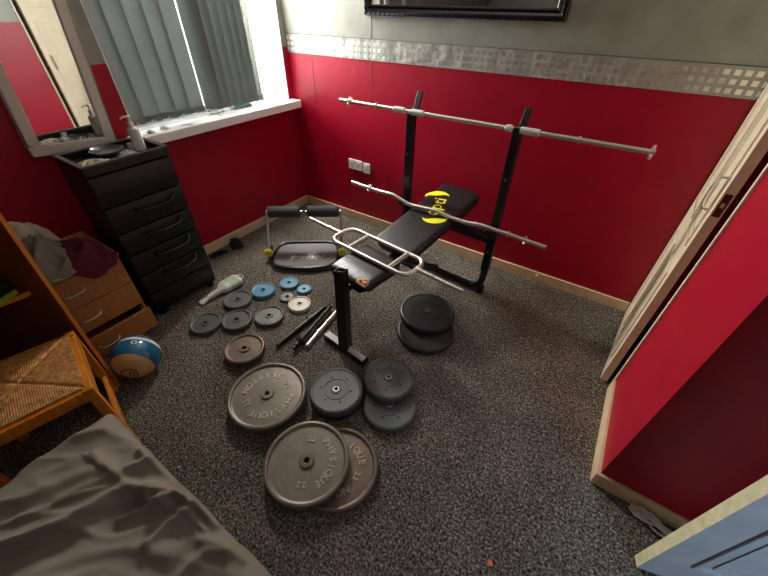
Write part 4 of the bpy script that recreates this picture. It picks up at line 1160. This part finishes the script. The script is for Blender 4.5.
# ------------------------------------------------------------------ bottle lying on carpet
b0 = at(203, 302, .015); b1 = at(240, 279, .02)
bd = (b1-b0); bd.z = 0; BLn = bd.length; ya = math.atan2(bd.y, bd.x)
bt = thing('plastic_bottle', ((b0.x+b1.x)/2, (b0.y+b1.y)/2, 0), 'white plastic bottle with pale green label lying on its side by the drawer tower', 'bottle')
OM = T(b0.x, b0.y, 0) @ RZ(ya)
def sec(mb, xs):  # superellipse sections along x: (x, halfwidth, halfheight, zc)
    n = 20; rings = []
    for x, hw_, hh, zc in xs:
        rings.append([OM @ Vector((x, math.copysign(abs(math.cos(2*PI*k/n))**.7, math.cos(2*PI*k/n))*hw_, zc+math.copysign(abs(math.sin(2*PI*k/n))**.7, math.sin(2*PI*k/n))*hh)) for k in range(n)])
    vs = [p for r_ in rings for p in r_]; fs = [tuple(range(n)), tuple((len(rings)-1)*n+k for k in range(n))]
    for i in range(len(rings)-1):
        for k in range(n): fs.append((i*n+k, i*n+(k+1) % n, (i+1)*n+(k+1) % n, (i+1)*n+k))
    return mb.add(vs, fs)
sec(MB(), [(.045, .015, .014, .02), (.06, .02, .017, .022), (BLn*.45, .026, .020, .024), (BLn*.50, .052, .026, .027), (BLn*.58, .060, .030, .031), (BLn*.93, .060, .030, .031), (BLn*.98, .048, .024, .028)]).build('bottle_body', BOTTLE, bt, smooth=50)
sec(MB(), [(-.02, .022, .008, .014), (.0, .026, .012, .016), (.03, .018, .014, .018), (.047, .010, .010, .02)]).build('nozzle', CLEARP, bt, smooth=50)
sec(MB(), [(BLn*.66, .0605, .0306, .031), (BLn*.90, .0605, .0306, .031)]).build('label', LABELG, bt)
MB().tube([OM @ Vector((BLn*.98+.02+.02*math.cos(2*PI*k/20), .012+.028*math.sin(2*PI*k/20), .03)) for k in range(20)], .004, 8, closed=True).build('hanging_ring', BOTTLE, bt)

# ------------------------------------------------------------------ small things on floor
q = at(238, 242, 0); crumple('sock', q.x+.03, q.y-.04, 0, .085, .055, .07, CL_BLACK, 'dark crumpled sock against the skirting between tower and corner', 'sock', 41, -.4, .004, 2.2, 26, 26)
q = at(217, 253, 0); crumple('black_cloth', q.x+.03, q.y, 0, .03, .08, .03, CL_BLACK, 'small flat black cloth by the skirting next to the drawer tower', 'cloth', 44, -.2, .004, 2.2, 26, 26)
q = at(650, 517, 0)
rn = random.Random(4); mb = MB(); pts = []
for t in range(64):
    u_ = .5-.5*math.cos(t*.8+rn.uniform(-.5, .5))
    pts.append(Vector((.585+.165*u_+rn.uniform(-.010, .010), 1.052-.040*u_+rn.uniform(-.026, .020), .008+rn.uniform(0, .055)*(1-abs(2*u_-1)*.5))))
mb.tube(arc_corner(pts, .012, 3), .0042, 6)
o = mb.build('tangled_strap', LACE)
tag(o, 'tangled off-white strap lying by the skirting next to the near door', 'strap')
q = at(490, 563.5, 0); tag(MB().lathe([(0, 0), (.009, 0), (.011, .002), (.010, .005), (0, .006)], 16, T(q.x, q.y, 0)).build('bottle_cap', ORANGE), 'tiny round orange cap on the carpet near the front', 'cap')
q = at(179+.0, 467, 0); tag(MB().lathe([(0, 0), (.005, 0), (.004, .004), (0, .006)], 7, T(q.x, q.y, 0)).build('paper_scrap', WHITE), 'tiny white scrap on the carpet beside the bed', 'scrap')
q = atY(537, 275, YB-.016); tag(MB().lathe([(0, .02), (.008, .018), (.010, .012), (.006, 0)], 12, T(q.x, q.y, q.z) @ RX(PI/2)).build('door_stop', WHITE), 'small white door stop knob on the back wall skirting', 'door stop')

# ------------------------------------------------------------------ lights
lamp = thing('added_fill_lamp', (.1, -.5, ZC), 'added round fill lamp, out of view on the ceiling above the bed', 'lamp')  # unseen lamp body, added to carry the warm fill light
MB().lathe([(0, -.07), (.1, -.06), (.15, -.03), (.16, 0), (0, 0)], 32, T(.1, -.5, ZC)).build('fill_lamp_shade', WHITE, lamp)
def area(name, loc, tgt, sx, sy, power, c):
    d = bpy.data.lights.new(name, 'AREA'); d.shape = 'RECTANGLE'; d.size = sx; d.size_y = sy; d.energy = power; d.color = c
    o = bpy.data.objects.new(name, d); col.objects.link(o); o.location = loc
    o.rotation_euler = (Vector(tgt)-Vector(loc)).to_track_quat('-Z', 'Y').to_euler(); return o
area('daylight', (-2.95, 1.9, 1.75), (-1.3, 1.5, .6), 1.4, 1.3, 80, (1, .98, .95))
area('daylight_gap', (-2.86, 2.36, 1.62), (-1.1, .5, .2), .5, 1.1, 345, (1, .95, .86))
pl = bpy.data.lights.new('fill_bulb', 'POINT'); pl.energy = 1.2; pl.color = (1, .86, .7); pl.shadow_soft_size = .12  # weak ambient fill added inside the room
o = bpy.data.objects.new('fill_bulb', pl); col.objects.link(o); o.location = (.1, -.5, ZC-.16)
area('landing_daylight', (1.85, -.75, 1.7), (1.0, .75, .6), 0.7, .7, 44, (.55, .76, 1))

wd = bpy.data.worlds.new('world'); bpy.context.scene.world = wd; wd.use_nodes = True
nt = wd.node_tree; bg = nt.nodes['Background']; bg.inputs[0].default_value = (.86, .93, 1, 1); bg.inputs[1].default_value = 10
sc = bpy.context.scene
sc.view_settings.view_transform = 'Standard'; sc.view_settings.look = 'None'; sc.view_settings.gamma = 1; sc.view_settings.use_curve_mapping = False
sc.view_settings.exposure = -0.1
